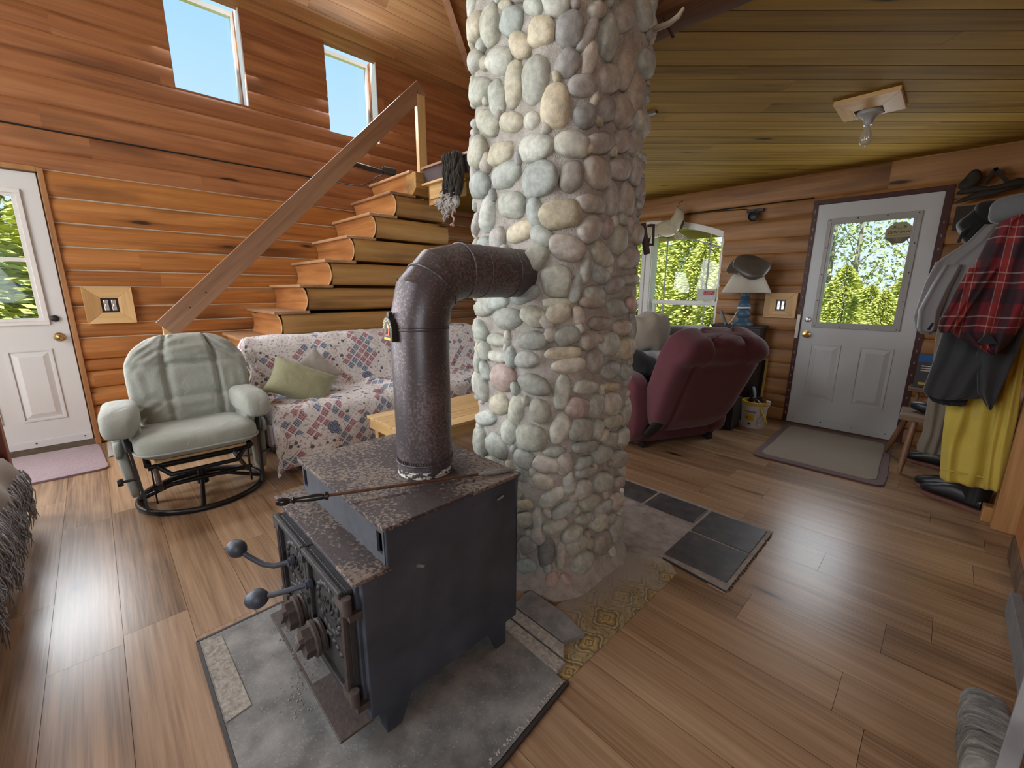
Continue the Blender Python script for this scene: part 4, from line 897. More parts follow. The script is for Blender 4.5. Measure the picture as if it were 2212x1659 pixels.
# door surround and the two cast doors
m = MB(); m.bb(X0+.03, X1-.02, .376, .388, .125, .52); m.build('door_surround', M_iron, S, bevel=.002)
def cast_door(x0, x1, hinge):
    d = MB(); z0, z1 = .150, .505
    d.bb(x0, x1, .358, .377, z0, z1)
    for a in ((x0, x1, z0, z0+.022), (x0, x1, z1-.022, z1), (x0, x0+.022, z0, z1), (x1-.022, x1, z0, z1)): d.bb(a[0], a[1], .346, .36, a[2], a[3])
    d.bb(x0, x1, .338, .352, z1-.014, z1+.004)
    o_ = d.build('door', M_cast, S, bevel=.003)
    r = MB(); cx = (x0+x1)/2
    # relief: a wreath of leaves over a fan of rays
    for k in range(16):
        a = 2*math.pi*k/16; p = Vector((cx+.075*math.cos(a), .357, .375+.07*math.sin(a))); r.ball(p, (.020, .006, .010), rotm('Y', -math.degrees(a)-60), sub=1)
    for k in range(9):
        a = math.pi*k/8; r.bar((cx+.02*math.cos(a), .357, .35+.02*math.sin(a)), (cx+.058*math.cos(a), .357, .35+.055*math.sin(a)), .007, .008)
    for k in range(7): r.ball((cx-.07+.023*k, .357, .285-.008*abs(k-3)), (.012, .006, .009), sub=1)
    r.build('relief', M_cast, o_, smooth=60)
    hx = x1+.014 if hinge > 0 else x0-.014
    b = MB()
    for z in (.475, .185):
        b.bb(min(hx, hx-hinge*.05), max(hx, hx-hinge*.05), .340, .352, z-.016, z+.016)
        b.lathe([(.001, -.024), (.013, -.024), (.013, .024), (.001, .024)], 12, Matrix.Translation((hx, .352, z)))
        b.bb(hx-.012, hx+.012, .352, .386, z-.045, z-.025)
    b.tube([(hx-hinge*.02, .348, .46), (hx-hinge*.022, .346, .20)], .008, 6); b.build('hinge', M_castr, o_, smooth=40)
    return o_, cx
dL, cxl = cast_door(X0+.045, -1.262, -1); dR, cxr = cast_door(-1.258, X1-.035, 1)
for o_, cx, hp in ((dL, cxl, ((-1.395, .352, .39), (-1.425, .30, .380), (-1.45, .275, .385), (-1.49, .245, .408), (-1.512, .232, .42))), (dR, cxr, ((-1.232, .352, .395), (-1.25, .31, .390), (-1.27, .27, .384), (-1.29, .238, .378)))):
    k = MB(); k.tube(hp, .0085, 10); k.lathe([(.001, 0), (.017, 0), (.017, .012), (.012, .012), (.012, .02)], 14, frame_M((hp[0][0], .352, hp[0][2]), (1, 0, 0), (0, 0, 1)))
    kk_ = k.build('handle', M_iron, o_, smooth=50)
    k = MB(); e = Vector(hp[-1]); di = (e-Vector(hp[-2])).normalized(); k.ball(e+di*.022, (.029, .029, .029), sub=3, amp=.03, fr=2); k.ball(e+di*.024, (.034, .027, .027), frame_M((0, 0, 0), di, di.cross(zz)).to_3x3(), sub=3); k.build('ball_grip', M_iron, o_, smooth=180)
    k = MB()
    kx = cx+.062 if cx < -1.26 else cx-.066
    Mk = frame_M((kx, .352, .245), (1, 0, 0), (0, 0, 1))
    k.lathe([(.001, 0), (.050, 0), (.052, .008), (.047, .012), (.047, .018), (.054, .020), (.054, .030), (.046, .034), (.042, .034), (.001, .034)], 28, Mk)
    pts = [((.046 if i % 2 == 0 else .038)*math.cos(R(22.5*i)), (.046 if i % 2 == 0 else .038)*math.sin(R(22.5*i))) for i in range(16)]
    k.prism(pts, .033, .058, M=Mk); k.box(Mk @ Vector((0, 0, .064)), (.012, .014, .08), rotm('Y', 40)); k.build('draft_knob', M_castr, o_, smooth=40)
m = MB()
for z in (.33, .475): m.bb(-1.275, -1.245, .336, .348, z-.012, z+.012)
m.parts('latch', M_cast, S, bevel=.002)
m = MB()
for c_ in ((X1+.0006, .87, .60), (X1+.0006, .56, .50)): m.box(c_, (.001, .025*rg.uniform(.5, 1.3), .008), rotm('X', rg.uniform(-50, 50)))
m.parts('scuff', plain('pale_scuff', (.20, .22, .22), .7, var=.5, vs_=80), S)

# flue pipe
P = thing('stove_pipe', 'dark mottled steel stove pipe bending into the chimney', 'stove pipe', (-1.183, .739, .667))
m = MB(); px_, py_ = -1.183, .739; RR = .092
m.tube([(px_, py_, .690), (px_, py_, 1.165), (px_, py_+.022, 1.252), (px_, py_+.082, 1.312), (px_, py_+.17, 1.334), (px_, 1.235, 1.334)], [RR, RR, RR, RR, RR*.98, RR*.96], 40); m.build('pipe', M_pipe, P, smooth=20)
m = MB(); m.lathe([(RR-.004, .6675), (RR+.0, .6675), (RR-.001, .708)], 40, Matrix.Translation((px_, py_, 0)), cap=False); m.build('collar', M_collar, P, smooth=60, label='collar with flaking pale paint')
m = MB()
def band(c_, nrm, r=RR, th=.004):
    c_ = Vector(c_); nrm = Vector(nrm).normalized(); x = Vector((1, 0, 0)); y = nrm.cross(x)
    k = 1
    m.tube([c_+x*(r+.001)*math.cos(t)+y*(r+.001)*math.sin(t) for t in [2*math.pi*i/40 for i in range(40)]], th, 6, closed=True)
band((px_, py_, 1.15), (0, 0, 1), th=.003); band((px_, py_, 1.158), (0, 0, 1), th=.002)
band((px_, py_+.052, 1.283), (0, 1, 1), RR, .0035); band((px_, py_+.165, 1.333), (0, 1, .05), RR*.98, .004); band((px_, py_+.24, 1.334), (0, 1, 0), RR*.965, .0018); band((px_, 1.12, 1.334), (0, 1, 0), RR*.96, .0025)
band((px_, py_, .712), (0, 0, 1), RR, .003)
m.parts('seam_bead', M_pipe, P, smooth=180)
m = MB()
for i in range(70):
    a = 2*math.pi*i/70; m.bar((px_+(RR+.001)*math.cos(a), py_+(RR+.001)*math.sin(a), .714), (px_+(RR+.001)*math.cos(a), py_+(RR+.001)*math.sin(a), .726), .003, .002)
m.build('crimp', M_pipe, P)
m = MB()
for c_ in ((px_+.088, py_+.30, 1.345), (px_-.03, py_-.055, 1.30), (px_+.02, py_-.03, 1.318)): m.ball(c_, (.005, .005, .005), sub=1)
m.parts('screw', M_castr, P)
# magnetic thermometer on the pipe
T = thing('stove_thermometer', 'half-round black dial thermometer stuck on the stove pipe', 'thermometer', (-1.225, .66, 1.16))
nrm = Vector((-.12, -.99, 0)).normalized(); sd = Vector((0, 0, 1)).cross(nrm) ; sd = -sd if sd.x < 0 else sd
c_ = Vector((px_, py_, 1.150)) + nrm*(RR+.006); Mt = frame_M(c_, sd, (0, 0, 1))
if (Mt.to_3x3() @ Vector((0, 0, 1))).dot(nrm) < 0: Mt = frame_M(c_, -sd, (0, 0, 1))
arc = [(-.036, -.034), (.036, -.034)]+[(.036*math.cos(R(a)), .0+.042*math.sin(R(a))) for a in range(0, 181, 12)]
m = MB(); m.prism(arc, -.008, .010, M=Mt); m.box(Mt @ Vector((0, .046, -.001)), (.018, .016, .014), Mt.to_3x3().to_4x4().to_3x3()); m.build('dial_case', M_plasticblk, T, bevel=.0015)
m = MB(); m.prism([(-.026, -.030), (.026, -.030), (.024, -.022), (-.024, -.022)], .010, .0108, M=Mt)
m.prism([(x*.55, y*.62-.004) for x, y in arc[2:]][:8]+[(0, -.004)], .010, .0106, M=Mt); m.build('yellow_flame', plain('dial_yellow', (.75, .50, .06), .5), T)
m = MB(); m.prism([(-.020, -.018), (.020, -.018), (.018, .004), (.010, .006), (0, -.01), (-.010, .006), (-.018, .004)], .010, .0112, M=Mt); m.build('red_flame', plain('dial_red', (.55, .10, .04), .5), T)
m = MB(); m.prism([(.009*math.cos(t*.63), -.003+.011*math.sin(t*.63)) for t in range(10)], .0105, .0120, M=Mt); m.build('dial_hub', M_plasticblk, T)
m = MB(); m.bar(Mt @ Vector((0, -.004, .0125)), Mt @ Vector((-.018, -.014, .0125)), .004, .001, nrm); m.build('needle', M_gran, T)
m = MB()
for i, a in enumerate(range(20, 171, 15)):
    for r_ in ((.030,) if a < 80 else (.030, .024)):
        m.box(Mt @ Vector((r_*math.cos(R(a)), r_*1.15*math.sin(R(a)), .0104)), (.005, .004, .0006), Mt.to_3x3())
m.build('scale_mark', plain('dial_cream', (.75, .68, .40), .5), T)

# poker lying on the stove
K = thing('fire_poker', 'fire poker with black turned handle lying across the stove top', 'poker', (-1.08, .63, .675))
a, b = Vector((-1.2145, .29, .695)), Vector((-.955, .952, .673)); dr = (b-a).normalized()
Mk = frame_M(a, dr.cross(zz).cross(dr), dr.cross(zz)); Mk = frame_M(a, dr.cross(Vector((0, 0, 1))), Vector((0, 0, 1)))
Md = Matrix.Translation(a) @ dr.to_track_quat('Z', 'Y').to_matrix().to_4x4()
m = MB(); m.lathe([(.001, -.012), (.008, -.010), (.012, 0), (.012, .012), (.007, .022), (.006, .026), (.010, .032), (.007, .038), (.0085, .05), (.0105, .085), (.009, .112), (.012, .114), (.012, .122), (.006, .124)], 18, Md); m.build('handle', M_handle, K, smooth=50)
L_ = (b-a).length
m = MB(); m.lathe([(.0045, .12), (.0045, L_-.13), (.001, L_-.128)], 10, Md); m.build('rod', M_rod, K, smooth=60)
m = MB(); m.lathe([(.0045, L_-.135), (.0075, L_-.12), (.0065, L_-.10), (.010, L_-.085), (.0095, L_-.05), (.004, L_-.015), (.001, L_)], 10, Md); m.build('tip', M_rodg, K, smooth=60, label='grey scaled iron tip')

# ================================================================ STAIRS
ST = thing('log_staircase', 'log staircase climbing along the left wall to the loft', 'stairs', (-4.36, 1.8, 0), kind=None)
XO = -3.93; YE = 2.86
treads = [(.84+.2265*k, .868+.2225*k) for k in range(-3, 8)]
for k, (y, z) in enumerate(treads):
    zb = z-.2225 if k else 0.0; zt = z-.028; z0 = zb
    m = MB(); n = 12; prof = []
    for i in range(n+1):
        t = -1+2*i/n; prof.append((XO-.032+.032*(1-abs(t)**3)**.5 + .008*noise.noise(Vector((k*3.1, t*2, 0))), z0+(zt-z0)*(i/n)))
    pr = [(XL+.01, zt), (XL+.01, z0)]+prof
    last = k == len(treads)-1
    ye = YE - (.02 if k % 2 else 0) if not last else 2.62
    ys = y+.030; yl = ys+.035
    m.prism(pr, yl-.008, ye, axis=1, tone=rng.random())
    m.build('log', M_stair, ST, smooth=35)
    # dished riser face
    r = MB()
    def rf(u, v_):
        z_ = z0+(zt-z0)*v_; x = XL+.012+(XO-.012-XL)*u
        t = -1+2*v_; xo = XO-.034+.034*(1-abs(t)**3)**.5
        x = XL+.012+(xo+.004-XL-.012)*u
        return (x, ys-.004+.022*math.sin(math.pi*v_)-.020*abs(2*u-1)**3*0 , z_)
    r.grid(14, 11, rf, tone=rng.random()); r.build('riser', M_stairX, ST, smooth=180, label='reddish dished riser')
    t_ = MB(); yb = y+.29 if k < len(treads)-1 else 2.62
    t_.bb(XL+.005, XO-.005+rng.uniform(-.02, .02), y-.005, yb, z-.027, z, rng.random()); t_.build('tread', M_tread, ST, bevel=.008)
    e = MB(); e.tube([(XO-.034+.036*(1-abs(-1+2*i/10)**3)**.5, ys-.003+.02*math.sin(math.pi*i/10), z0+(zt-z0)*i/10) for i in range(11)], .004, 5); e.build('pale_edge', M_pineZ, ST, smooth=60)
# handrail board with its posts
HR = thing('handrail', 'long brown board handrail rising beside the log stairs', 'handrail', (-3.9, .4, .6))
ra, rb_ = Vector((-3.9, .345, .985)), Vector((-3.9, 2.565, 3.165)); d_ = (rb_-ra).normalized()
m = MB(); L_ = (rb_-ra).length; m.bb(-L_/2, L_/2, -.014, .014, -.073, .073, .4)
o = m.build('rail_board', M_rail, HR, bevel=.003, local=True)
Mr = frame_M((ra+rb_)/2, d_, (1, 0, 0)); Mr = Matrix(((d_.x, 1, 0, (ra+rb_).x/2), (d_.y, 0, -d_.z, (ra+rb_).y/2), (d_.z, 0, d_.y, (ra+rb_).z/2), (0, 0, 0, 1)))
o.matrix_parent_inverse = PM[HR.name].inverted(); o.matrix_basis = Mr
m = MB()
for t in (.07, .12, .975): 
    p = ra.lerp(rb_, t); m.ball(p+Vector((.015, 0, 0)), (.003, .006, .006), sub=1)
m.parts('screw', M_darkmetal, HR)
m = MB(); m.bb(-3.955, -3.915, .33, .42, .42, 1.03); m.build('newel_post', M_pineZ, HR, bevel=.003)
m = MB(); m.bb(-3.935, -3.885, 2.505, 2.595, 2.35, 3.10); m.build('upper_post', M_pineZ, HR, bevel=.003, label='pale pine post at the top of the rail')
m = MB()
for z in (2.40, 2.44): 
    for y in (2.53, 2.57): m.ball((-3.883, y, z), (.003, .006, .006), sub=1)
m.parts('nail', M_nail, HR)
# beam butt under the loft at the stair head
m = MB(); m.prism([(-4.05, 2.20), (-3.93, 2.20), (-3.865, 2.255), (-3.865, 2.40), (-4.05, 2.40)], 2.44, 2.66, axis=1); m.build('beam_end', M_stair, t2, bevel=.004)
# black tube lamp lying at the stair head and its cable
q = thing('black_tube_light', 'black tube flashlight lying on the upper stairs by the wall', 'flashlight', (-4.62, 2.4, 2.43))
m = MB(); m.tube([(-4.66, 2.14, 2.575), (-4.62, 2.50, 2.535)], .026, 16); m.build('barrel', M_plasticblk, q, smooth=40)
m = MB(); m.tube([(-4.60, 2.50, 2.555), (-4.57, 2.62, 2.545)], [.042, .046], 18); m.tube([(-4.60, 2.49, 2.555), (-4.602, 2.485, 2.555)], .030, 16); m.build('lamp_head', M_plasticblk, q, smooth=40)
m = MB(); m.tube([(-4.795, 1.75, 2.40), (-4.79, 2.1, 2.385), (-4.70, 2.25, 2.37), (-4.60, 2.33, 2.40), (-4.57, 2.39, 2.46), (-4.55, 2.45, 2.49)], .005, 6)
tag(m.build('black_cable', M_wire, smooth=60), 'thin black cable running along the wall seam to the stair head', 'cable')
# ================================================================ GLIDER CHAIR
GC = thing('glider_recliner', 'sage green padded glider chair on a round black swivel base', 'armchair', (-3.20, .34, 0), R(-1))
def gb(name, mb, mat, smooth=50, **k): return mb.build(name, mat, GC, smooth=smooth, local=True, **k)
m = MB(); m.tube([(.325*math.cos(2*math.pi*i/48), .325*math.sin(2*math.pi*i/48), .0165) for i in range(48)], .0155, 10, closed=True); gb('base_ring', m, M_blackm)
for a in (-8, 82, 172, 262):
    m = MB(); c, s_ = math.cos(R(a)), math.sin(R(a)); m.tube([(.02*c, .02*s_, .098), (.14*c, .14*s_, .085), (.315*c, .315*s_, .022)], .0125, 8); gb('spoke', m, M_blackm)
m = MB(); m.lathe([(.001, .055), (.032, .055), (.032, .085), (.022, .09), (.022, .145), (.001, .145)], 20); gb('swivel_hub', m, M_blackm)
for sy in (-1, 1):
    m = MB(); m.tube([(-.24, sy*.215, .15), (.20, sy*.215, .15), (.23, sy*.215, .17)], .014, 8); m.tube([(-.24, sy*.255, .31), (.20, sy*.255, .30)], .014, 8)
    m.parts('side_rail', M_blackm, GC, local=True, smooth=50)
    m = MB()
    for x in (-.16, .15): m.bar((x, sy*.24, .05 if x > 0 else .16), (x+.03*sy*0+.01, sy*.24, .31), .030, .008, (0, 1, 0))
    m.parts('glide_link', M_blackm, GC, local=True)
    m = MB(); m.bar((.25, sy*.285, .055), (.14, sy*.315, .40), .05, .014, (0, 1, 0)); m.tube([(.14, sy*.315, .38), (.10, sy*.32, .47), (.04, sy*.32, .53)], [.024, .026, .022], 10, flat=.6); gb('arm_support', m, M_blackm)
    m = MB(); m.tube([(.20, sy*.30, .24), (.20, sy*.375, .24)], .008, 8); m.lathe([(.001, -.012), (.020, -.012), (.022, 0), (.020, .012), (.001, .012)], 10, Matrix.Translation((.20, sy*.375, .24)) @ Matrix.Rotation(R(90), 4, 'X')); gb('lock_knob', m, M_plasticblk)
    # padded arm with an inner drop to the seat
    def armfn(p):
        q = p.copy(); q.z -= .05*max(0, (p.x-.06)/.16)**2; q.y += sy*.02*max(0, p.x/.2); return q
    m = MB(); m.pad((.02, sy*.312-.01, .565), (.42, .165, .145), e=.55, n=36, amp=.006, fr=9, seed=sy+3, fn=armfn)
    m.pad((-.02, sy*.285, .47), (.30, .075, .27), e=.5, n=30, amp=.006, fr=9, seed=sy+8); o = gb('arm_pad', m, M_sage, 180)
    m = MB(); m.pad((-.04, sy*.345, .27), (.26, .05, .42), rotm('Y', -18) @ rotm('X', sy*-6), e=.4, n=28, amp=.008, fr=8, seed=sy); m.pad((-.02, sy*.362, .36), (.24, .04, .10), rotm('Y', -14), e=.5, n=24, amp=.008, fr=9, seed=2+sy); gb('side_pocket', m, M_sage, 180)
for x, z in ((-.2, .15), (.17, .15), (.20, .29), (-.2, .30)):
    m = MB(); m.tube([(x, -.25, z), (x, .25, z)], .013, 8); gb('cross_bar', m, M_blackm)
m = MB(); m.tube([(.22, -.21, .29), (.25, -.16, .24), (.25, .16, .24), (.22, .21, .29)], .013, 8); gb('front_loop', m, M_blackm)
m = MB(); m.bb(-.22, .20, -.22, .22, .305, .318); gb('seat_board', m, M_pineX, None)
def seatfn(p):
    q = p.copy(); f = max(0, (p.x)/.29); q.z += -.012*f*f - .018*math.exp(-(p.y/.2)**2)*(1 if p.z > 0 else 0)+.006*noise.noise(p*14)
    if p.z > 0: q.z += .012*math.cos(p.y*5)
    return q
m = MB(); m.pad((.045, 0, .40), (.56, .60, .155), rotm('Y', -5), e=.42, puff=.62, n=52, fn=seatfn); so = gb('seat_cushion', m, M_sage, 180)
m = MB(); pts = []
for i in range(48):
    t = 2*math.pi*i/48; sp = lambda v: math.copysign(abs(v)**.42, v)
    pts.append((.045+.283*sp(math.cos(t)), .303*sp(math.sin(t)), .378+.02*(sp(math.cos(t))*.283)))
m.tube(pts, .006, 6, closed=True); m.build('piping', M_sage, so, smooth=180, local=True)
def backfn(p):
    q = p.copy(); h = p.z/.32
    top = max(0, h-.35)/.65
    q.y *= 1-.26*top**1.8; q.y *= 1 + .05*math.sin((h+1)*1.4)
    if p.x > -.01:
        d = 0
        for ys in (-.125, .135): d += .030*math.exp(-((p.y-ys)/.011)**2)
        for zs_ in (-.10, .115): d += .024*math.exp(-((p.z-zs_)/.010)**2)*(1 if abs(p.y) < .125 or zs_ < 0 else .45)
        wv = .010*math.sin(q.z*62+4*noise.noise(p*6))*max(0, abs(p.y)-.12)/.16*max(0, h+.1)
        wv += .012*noise.noise(Vector((p.y*12, p.z*30+abs(p.y)*20, 1)))
        if h > .4 and abs(p.y) < .13: wv += .018*math.exp(-((p.z-.21)/.09)**2)
        q.x += wv-d
    return q
Mb = rotm('Y', -17)
m = MB(); m.pad((-.285, .05, .665), (.20, .62, .64), Mb, e=.42, puff=.5, n=190, fn=backfn); gb('back_cushion', m, M_sage, 180)

# ================================================================ SOFA, THROW, PILLOWS, TABLE
SF = thing('sofa', 'long sofa with plum grey upholstery along the log stairs', 'sofa', (-3.45, 1.9, 0))
m = MB(); body = [(-3.85, .02), (-3.85, .80), (-3.78, .865), (-3.68, .86), (-3.60, .80), (-3.50, .50), (-3.42, .44), (-3.14, .43), (-3.10, .40), (-3.09, .03)]
m.prism(body, .845, 2.95, axis=1); m.build('frame', M_skirt, SF, bevel=.02)
TH = MB()
prof = [(-3.875, .60), (-3.885, .80), (-3.83, .885), (-3.75, .905), (-3.66, .89), (-3.60, .82), (-3.56, .70), (-3.52, .58), (-3.47, .50), (-3.40, .475), (-3.30, .47), (-3.20, .465), (-3.12, .452), (-3.075, .42), (-3.06, .35), (-3.045, .24), (-3.04, .12), (-3.045, .045)]
pl = [Vector((x, 0, z)) for x, z in prof]; cum = [0]
for a, b in zip(pl[:-1], pl[1:]): cum.append(cum[-1]+(b-a).length)
def pr_at(s):
    for i in range(len(cum)-1):
        if s <= cum[i+1] or i == len(cum)-2:
            t = (s-cum[i])/(cum[i+1]-cum[i]); p = pl[i].lerp(pl[i+1], t); d = (pl[i+1]-pl[i]).normalized(); return p, Vector((d.z*-1, 0, d.x)) if False else Vector((-d.z, 0, d.x))
NU, NV = 130, 90; vs_ = []; cs = []
for j in range(NV):
    s = cum[-1]*j/(NV-1)
    for i in range(NU):
        u = -.22 + (2.95-.80+.22)*i/(NU-1)
        p, n = pr_at(s); n = -n if n.z < 0 and s < cum[11] and s > cum[2] else n
        p = p.copy(); y = .80+u; drop = 0
        if u < 0:
            k = -u; y = .805 - .05*min(1, k/.08)+.018*math.sin(s*22); drop = max(0, k-.03)*(.95+.25*math.sin(s*9))
            p.z -= drop; p.x += .02*math.sin(s*14+k*10)
            p.z = max(p.z, .02+.015*math.sin(s*30))
        f = .014*noise.noise(Vector((y*4.5, s*5, 0)))+.008*noise.noise(Vector((y*11, s*11, 3)))
        if cum[8] < s < cum[13]:
            f += .040*math.exp(-((y-1.62-(s-cum[8])*.5)/.055)**2) + .02*math.exp(-((y-1.25+(s-cum[8])*.7)/.05)**2)
        if s > cum[13]: p.x += .022*math.sin(y*13+2*noise.noise(Vector((y*2, s, 9))))*((s-cum[13])/(cum[-1]-cum[13]))
        n = Vector((.6, 0, .8)) if cum[4] < s < cum[9] else (Vector((0, 0, 1)) if s < cum[13] else Vector((1, 0, 0)))
        q = Vector((p.x, y, p.z))+n*max(-.004, f+.008)
        TH.v.append(tuple(q)); TH.c.append((((u+.25)*1.0)/4, s/4, 0))
for j in range(NV-1):
    for i in range(NU-1): TH.f.append([j*NU+i, j*NU+i+1, (j+1)*NU+i+1, (j+1)*NU+i]); TH.t.append(.5); TH.mi.append(0)
o = TH.build('sofa_throw', M_floral, smooth=180, solid=.005)
tag(o, 'white floral patchwork throw in pink and blue spread over the sofa', 'throw')
def pillow(mb, c, wd, ht, th, M, seed=0, n=26):
    c = Vector(c)
    for sgn in (1, -1):
        def f(u, v):
            a, b = 2*u-1, 2*v-1
            x = a*wd/2*(1-.10*(1-b*b)*abs(a)**3); y = b*ht/2*(1-.12*(1-a*a)*abs(b)**3)
            z = sgn*th/2*((1-abs(a)**3.2)*(1-abs(b)**3.2))**.55 + .006*noise.noise(Vector((a*4, b*4, seed+sgn)))*(1-a**8)*(1-b**8)
            return c + M @ Vector((x, y, z))
        mb.grid(n, n, f)
lx = Vector((.25, .86, -.42)).normalized(); nz_ = Vector((.72, -.30, .62)); nz_ = (nz_-lx*nz_.dot(lx)).normalized(); ly = nz_.cross(lx)
m = MB(); pillow(m, (-3.33, 1.035, .585), .46, .30, .15, Matrix((lx, ly, nz_)).transposed())
tag(m.build('throw_pillow', M_greenp, smooth=180), 'olive green chenille pillow leaning at the left end of the sofa', 'pillow')
m = MB(); lx2 = Vector((.1, .8, .6)).normalized(); nz2 = Vector((.9, -.2, .35)); nz2 = (nz2-lx2*nz2.dot(lx2)).normalized(); m.col = (.3, .3, 0)
pillow(m, (-3.47, 1.16, .615), .33, .30, .10, Matrix((lx2, nz2.cross(lx2), nz2)).transposed(), 4)
tag(m.build('throw_pillow', fabric('oatmeal_cushion', (.42, .38, .33), (.28, .25, .22), sc=120, bs=.5), smooth=180), 'oatmeal cushion half hidden behind the olive green pillow', 'pillow')
CT = thing('coffee_table', 'low pine slat coffee table between the sofa and the stove', 'coffee table', (-2.42, 1.75, 0))
for k in range(5):
    m = MB(); x0 = -2.71+.117*k; m.bb(x0, x0+.114, 1.24, 2.26, .402, .422, rng.random()); m.build('slat', M_pineY, CT, bevel=.002)
m = MB(); m.bb(-2.69, -2.14, 1.25, 1.272, .335, .402); m.bb(-2.69, -2.14, 2.228, 2.25, .335, .402); m.parts('apron', M_pineX, CT, bevel=.002)
m = MB(); m.bb(-2.69, -2.668, 1.272, 2.228, .335, .402); m.bb(-2.162, -2.14, 1.272, 2.228, .335, .402); m.parts('side_apron', M_pineY, CT, bevel=.002)
for x in (-2.668, -2.21):
    for y in (1.272, 2.18): m = MB(); m.bb(x, x+.05, y, y+.05, 0, .402); m.build('leg', M_pineZ, CT, bevel=.003)
RK = thing('wire_boot_rack', 'small dark metal rack on the floor under the coffee table end', 'rack', (-1.98, 1.5, 0))
m = MB(); m.bb(-2.06, -1.88, 1.36, 1.60, .225, .232)
for x in (-2.05, -1.89):
    for y in (1.37, 1.59): m.tube([(x, y, .002), (x+.004, y, .225)], .004, 6)
m.build('rack_frame', M_darkmetal, RK)
m = MB(); m.tube([(-1.95, 1.38, .235), (-1.93, 1.48, .25), (-1.96, 1.56, .24)], .006, 6); m.ball((-1.98, 1.45, .243), (.03, .02, .012), sub=1); m.build('rusty_bits', M_castr, RK, smooth=60)
B = MB(); B.box((-3.77, .69, .17), (.20, .17, .34), taper=1.06); tag(B.build('storage_bin', M_bin, bevel=.01), 'cloudy plastic bin on the floor between glider and sofa', 'bin')

# ================================================================ LOVESEAT ON THE LEFT EDGE
LV = thing('loveseat', 'brown tweed loveseat with wooden frame at the left edge', 'loveseat', (-2.6, -.75, 0))
def lvtop(u, v):
    x = -3.30+1.75*u; s = v*.987
    if s < .657: y = -1.12+s; z = .425+.012*noise.noise(Vector((x*4, s*4, 0)))-.02*(x > 0)
    else:
        t = (s-.657)/.33; y = -.468+.055*math.sin(min(1, t*2)*math.pi/2)+.012*math.sin(x*17); z = .42-.25*t-.02*math.sin(t*3)
    return (x, y, z)
m = MB(); m.grid(60, 26, lvtop); m.build('blanket', M_armch, LV, smooth=180, solid=.012, label='brown tweed blanket over the seat')
m = MB(); rg = random.Random(5)
for k in range(900):
    x = -3.30+1.76*rg.random(); y = -.415+.012*math.sin(x*17)+rg.uniform(-.006, .012); z = rg.uniform(.16, .34)
    L = rg.uniform(.07, .13); a = Vector((x, y, z)); mid = a+Vector((rg.uniform(-.03, .03), .015*rg.random()+.008, -L*.5)); e = a+Vector((rg.uniform(-.05, .05), rg.uniform(.0, .02), -L))
    m.tube([a, mid, e], [.0035, .003, .001], 4)
m.build('fringe', M_fringe, LV, smooth=180, label='blue grey ragged fringe', kind='stuff')
m = MB(); m.bb(-3.50, -3.42, -.52, -.45, 0, .60); m.bb(-1.62, -1.54, -.56, -.50, 0, .42); m.bb(-3.46, -1.56, -.55, -.51, .20, .30); m.bb(-3.48, -3.42, -1.1, -.45, .56, .61); m.bb(-3.5, -3.42, -1.12, -1.05, 0, .6); m.bb(-1.62, -1.54, -1.12, -1.05, 0, .42)
m.build('wooden_frame', wood('red_mahogany', 2, dark=(.08, .02, .012), mid=(.16, .045, .028), light=(.22, .08, .045), rough=.35, knots=0), LV, bevel=.008)
m = MB(); m.pad((-3.44, -.80, .585), (.20, .62, .17), e=.6, amp=.02, fr=5, seed=2); m.pad((-3.36, -.78, .47), (.18, .46, .15), e=.6, amp=.02, fr=5, seed=5); m.build('arm_cushion', M_armch, LV, smooth=180)
m = MB(); m.bb(-3.42, -1.6, -1.10, -.56, .12, .405); m.build('seat_base', M_skirt, LV, bevel=.02)
m = MB(); m.pad((-2.5, -1.2, .62), (1.8, .2, .5), e=.4, amp=.01); m.build('back_cushion', M_armch, LV, smooth=180)

# ================================================================ MATS
def mat_sheet(name, pts, mat_, label, z=.012, rim=None, rimmat=None):
    m = MB(); cx = sum(p[0] for p in pts)/len(pts); cy = sum(p[1] for p in pts)/len(pts)
    def rr(k, off=0):
        out = []
        n = len(pts)
        for i in range(n):
            a = Vector((*pts[i-1], 0)); b = Vector((*pts[i], 0)); c = Vector((*pts[(i+1) % n], 0))
            for t in range(7):
                s_ = t/6; r_ = .07
                p0 = b+(a-b).normalized()*r_; p2 = b+(c-b).normalized()*r_
                q = p0*(1-s_)**2+b*2*s_*(1-s_)+p2*s_*s_; q = Vector((cx, cy, 0))+(q-Vector((cx, cy, 0)))*k
                out.append(q)
        return out
    return m, rr
def rug(name, label, pts, z, m1, edge=None, m2=None):
    e = thing(name, label, 'door mat', (sum(p[0] for p in pts)/4, sum(p[1] for p in pts)/4, 0))
    m, rr = mat_sheet(name, pts, m1, label)
    k0 = 1.0 if not edge else edge
    def dens(poly, n=1):
        out = []
        for a, b in zip(poly, poly[1:]+poly[:1]):
            for t in range(6): out.append(a.lerp(b, t/6))
        return out
    A = dens(rr(k0)); 
    ring = lambda poly, zz__, w_=.006: [(p.x+w_*noise.noise(p*23), p.y+w_*noise.noise(p*23+Vector((5, 0, 0))), zz__) for p in poly]
    c = Vector((e.location.x, e.location.y, 0))
    rings = [ring(A, .001), ring(A, z), [(q[0]+(c.x-q[0])*.04, q[1]+(c.y-q[1])*.04, z+.004) for q in ring(A, z, .002)], [(q[0]+(c.x-q[0])*.9, q[1]+(c.y-q[1])*.9, z+.004) for q in ring(A, z, 0)]]
    m.rings(rings, cap=True); m.build('pile', m1, e, smooth=50)
    if edge:
        b = MB(); O = dens(rr(1.0)); b.rings([ring(O, .001, .012), ring(O, z*.8, .012), ring(dens(rr(k0*.97)), z*.8, 0)], cap=True); b.build('border', m2, e, smooth=50)
    return e
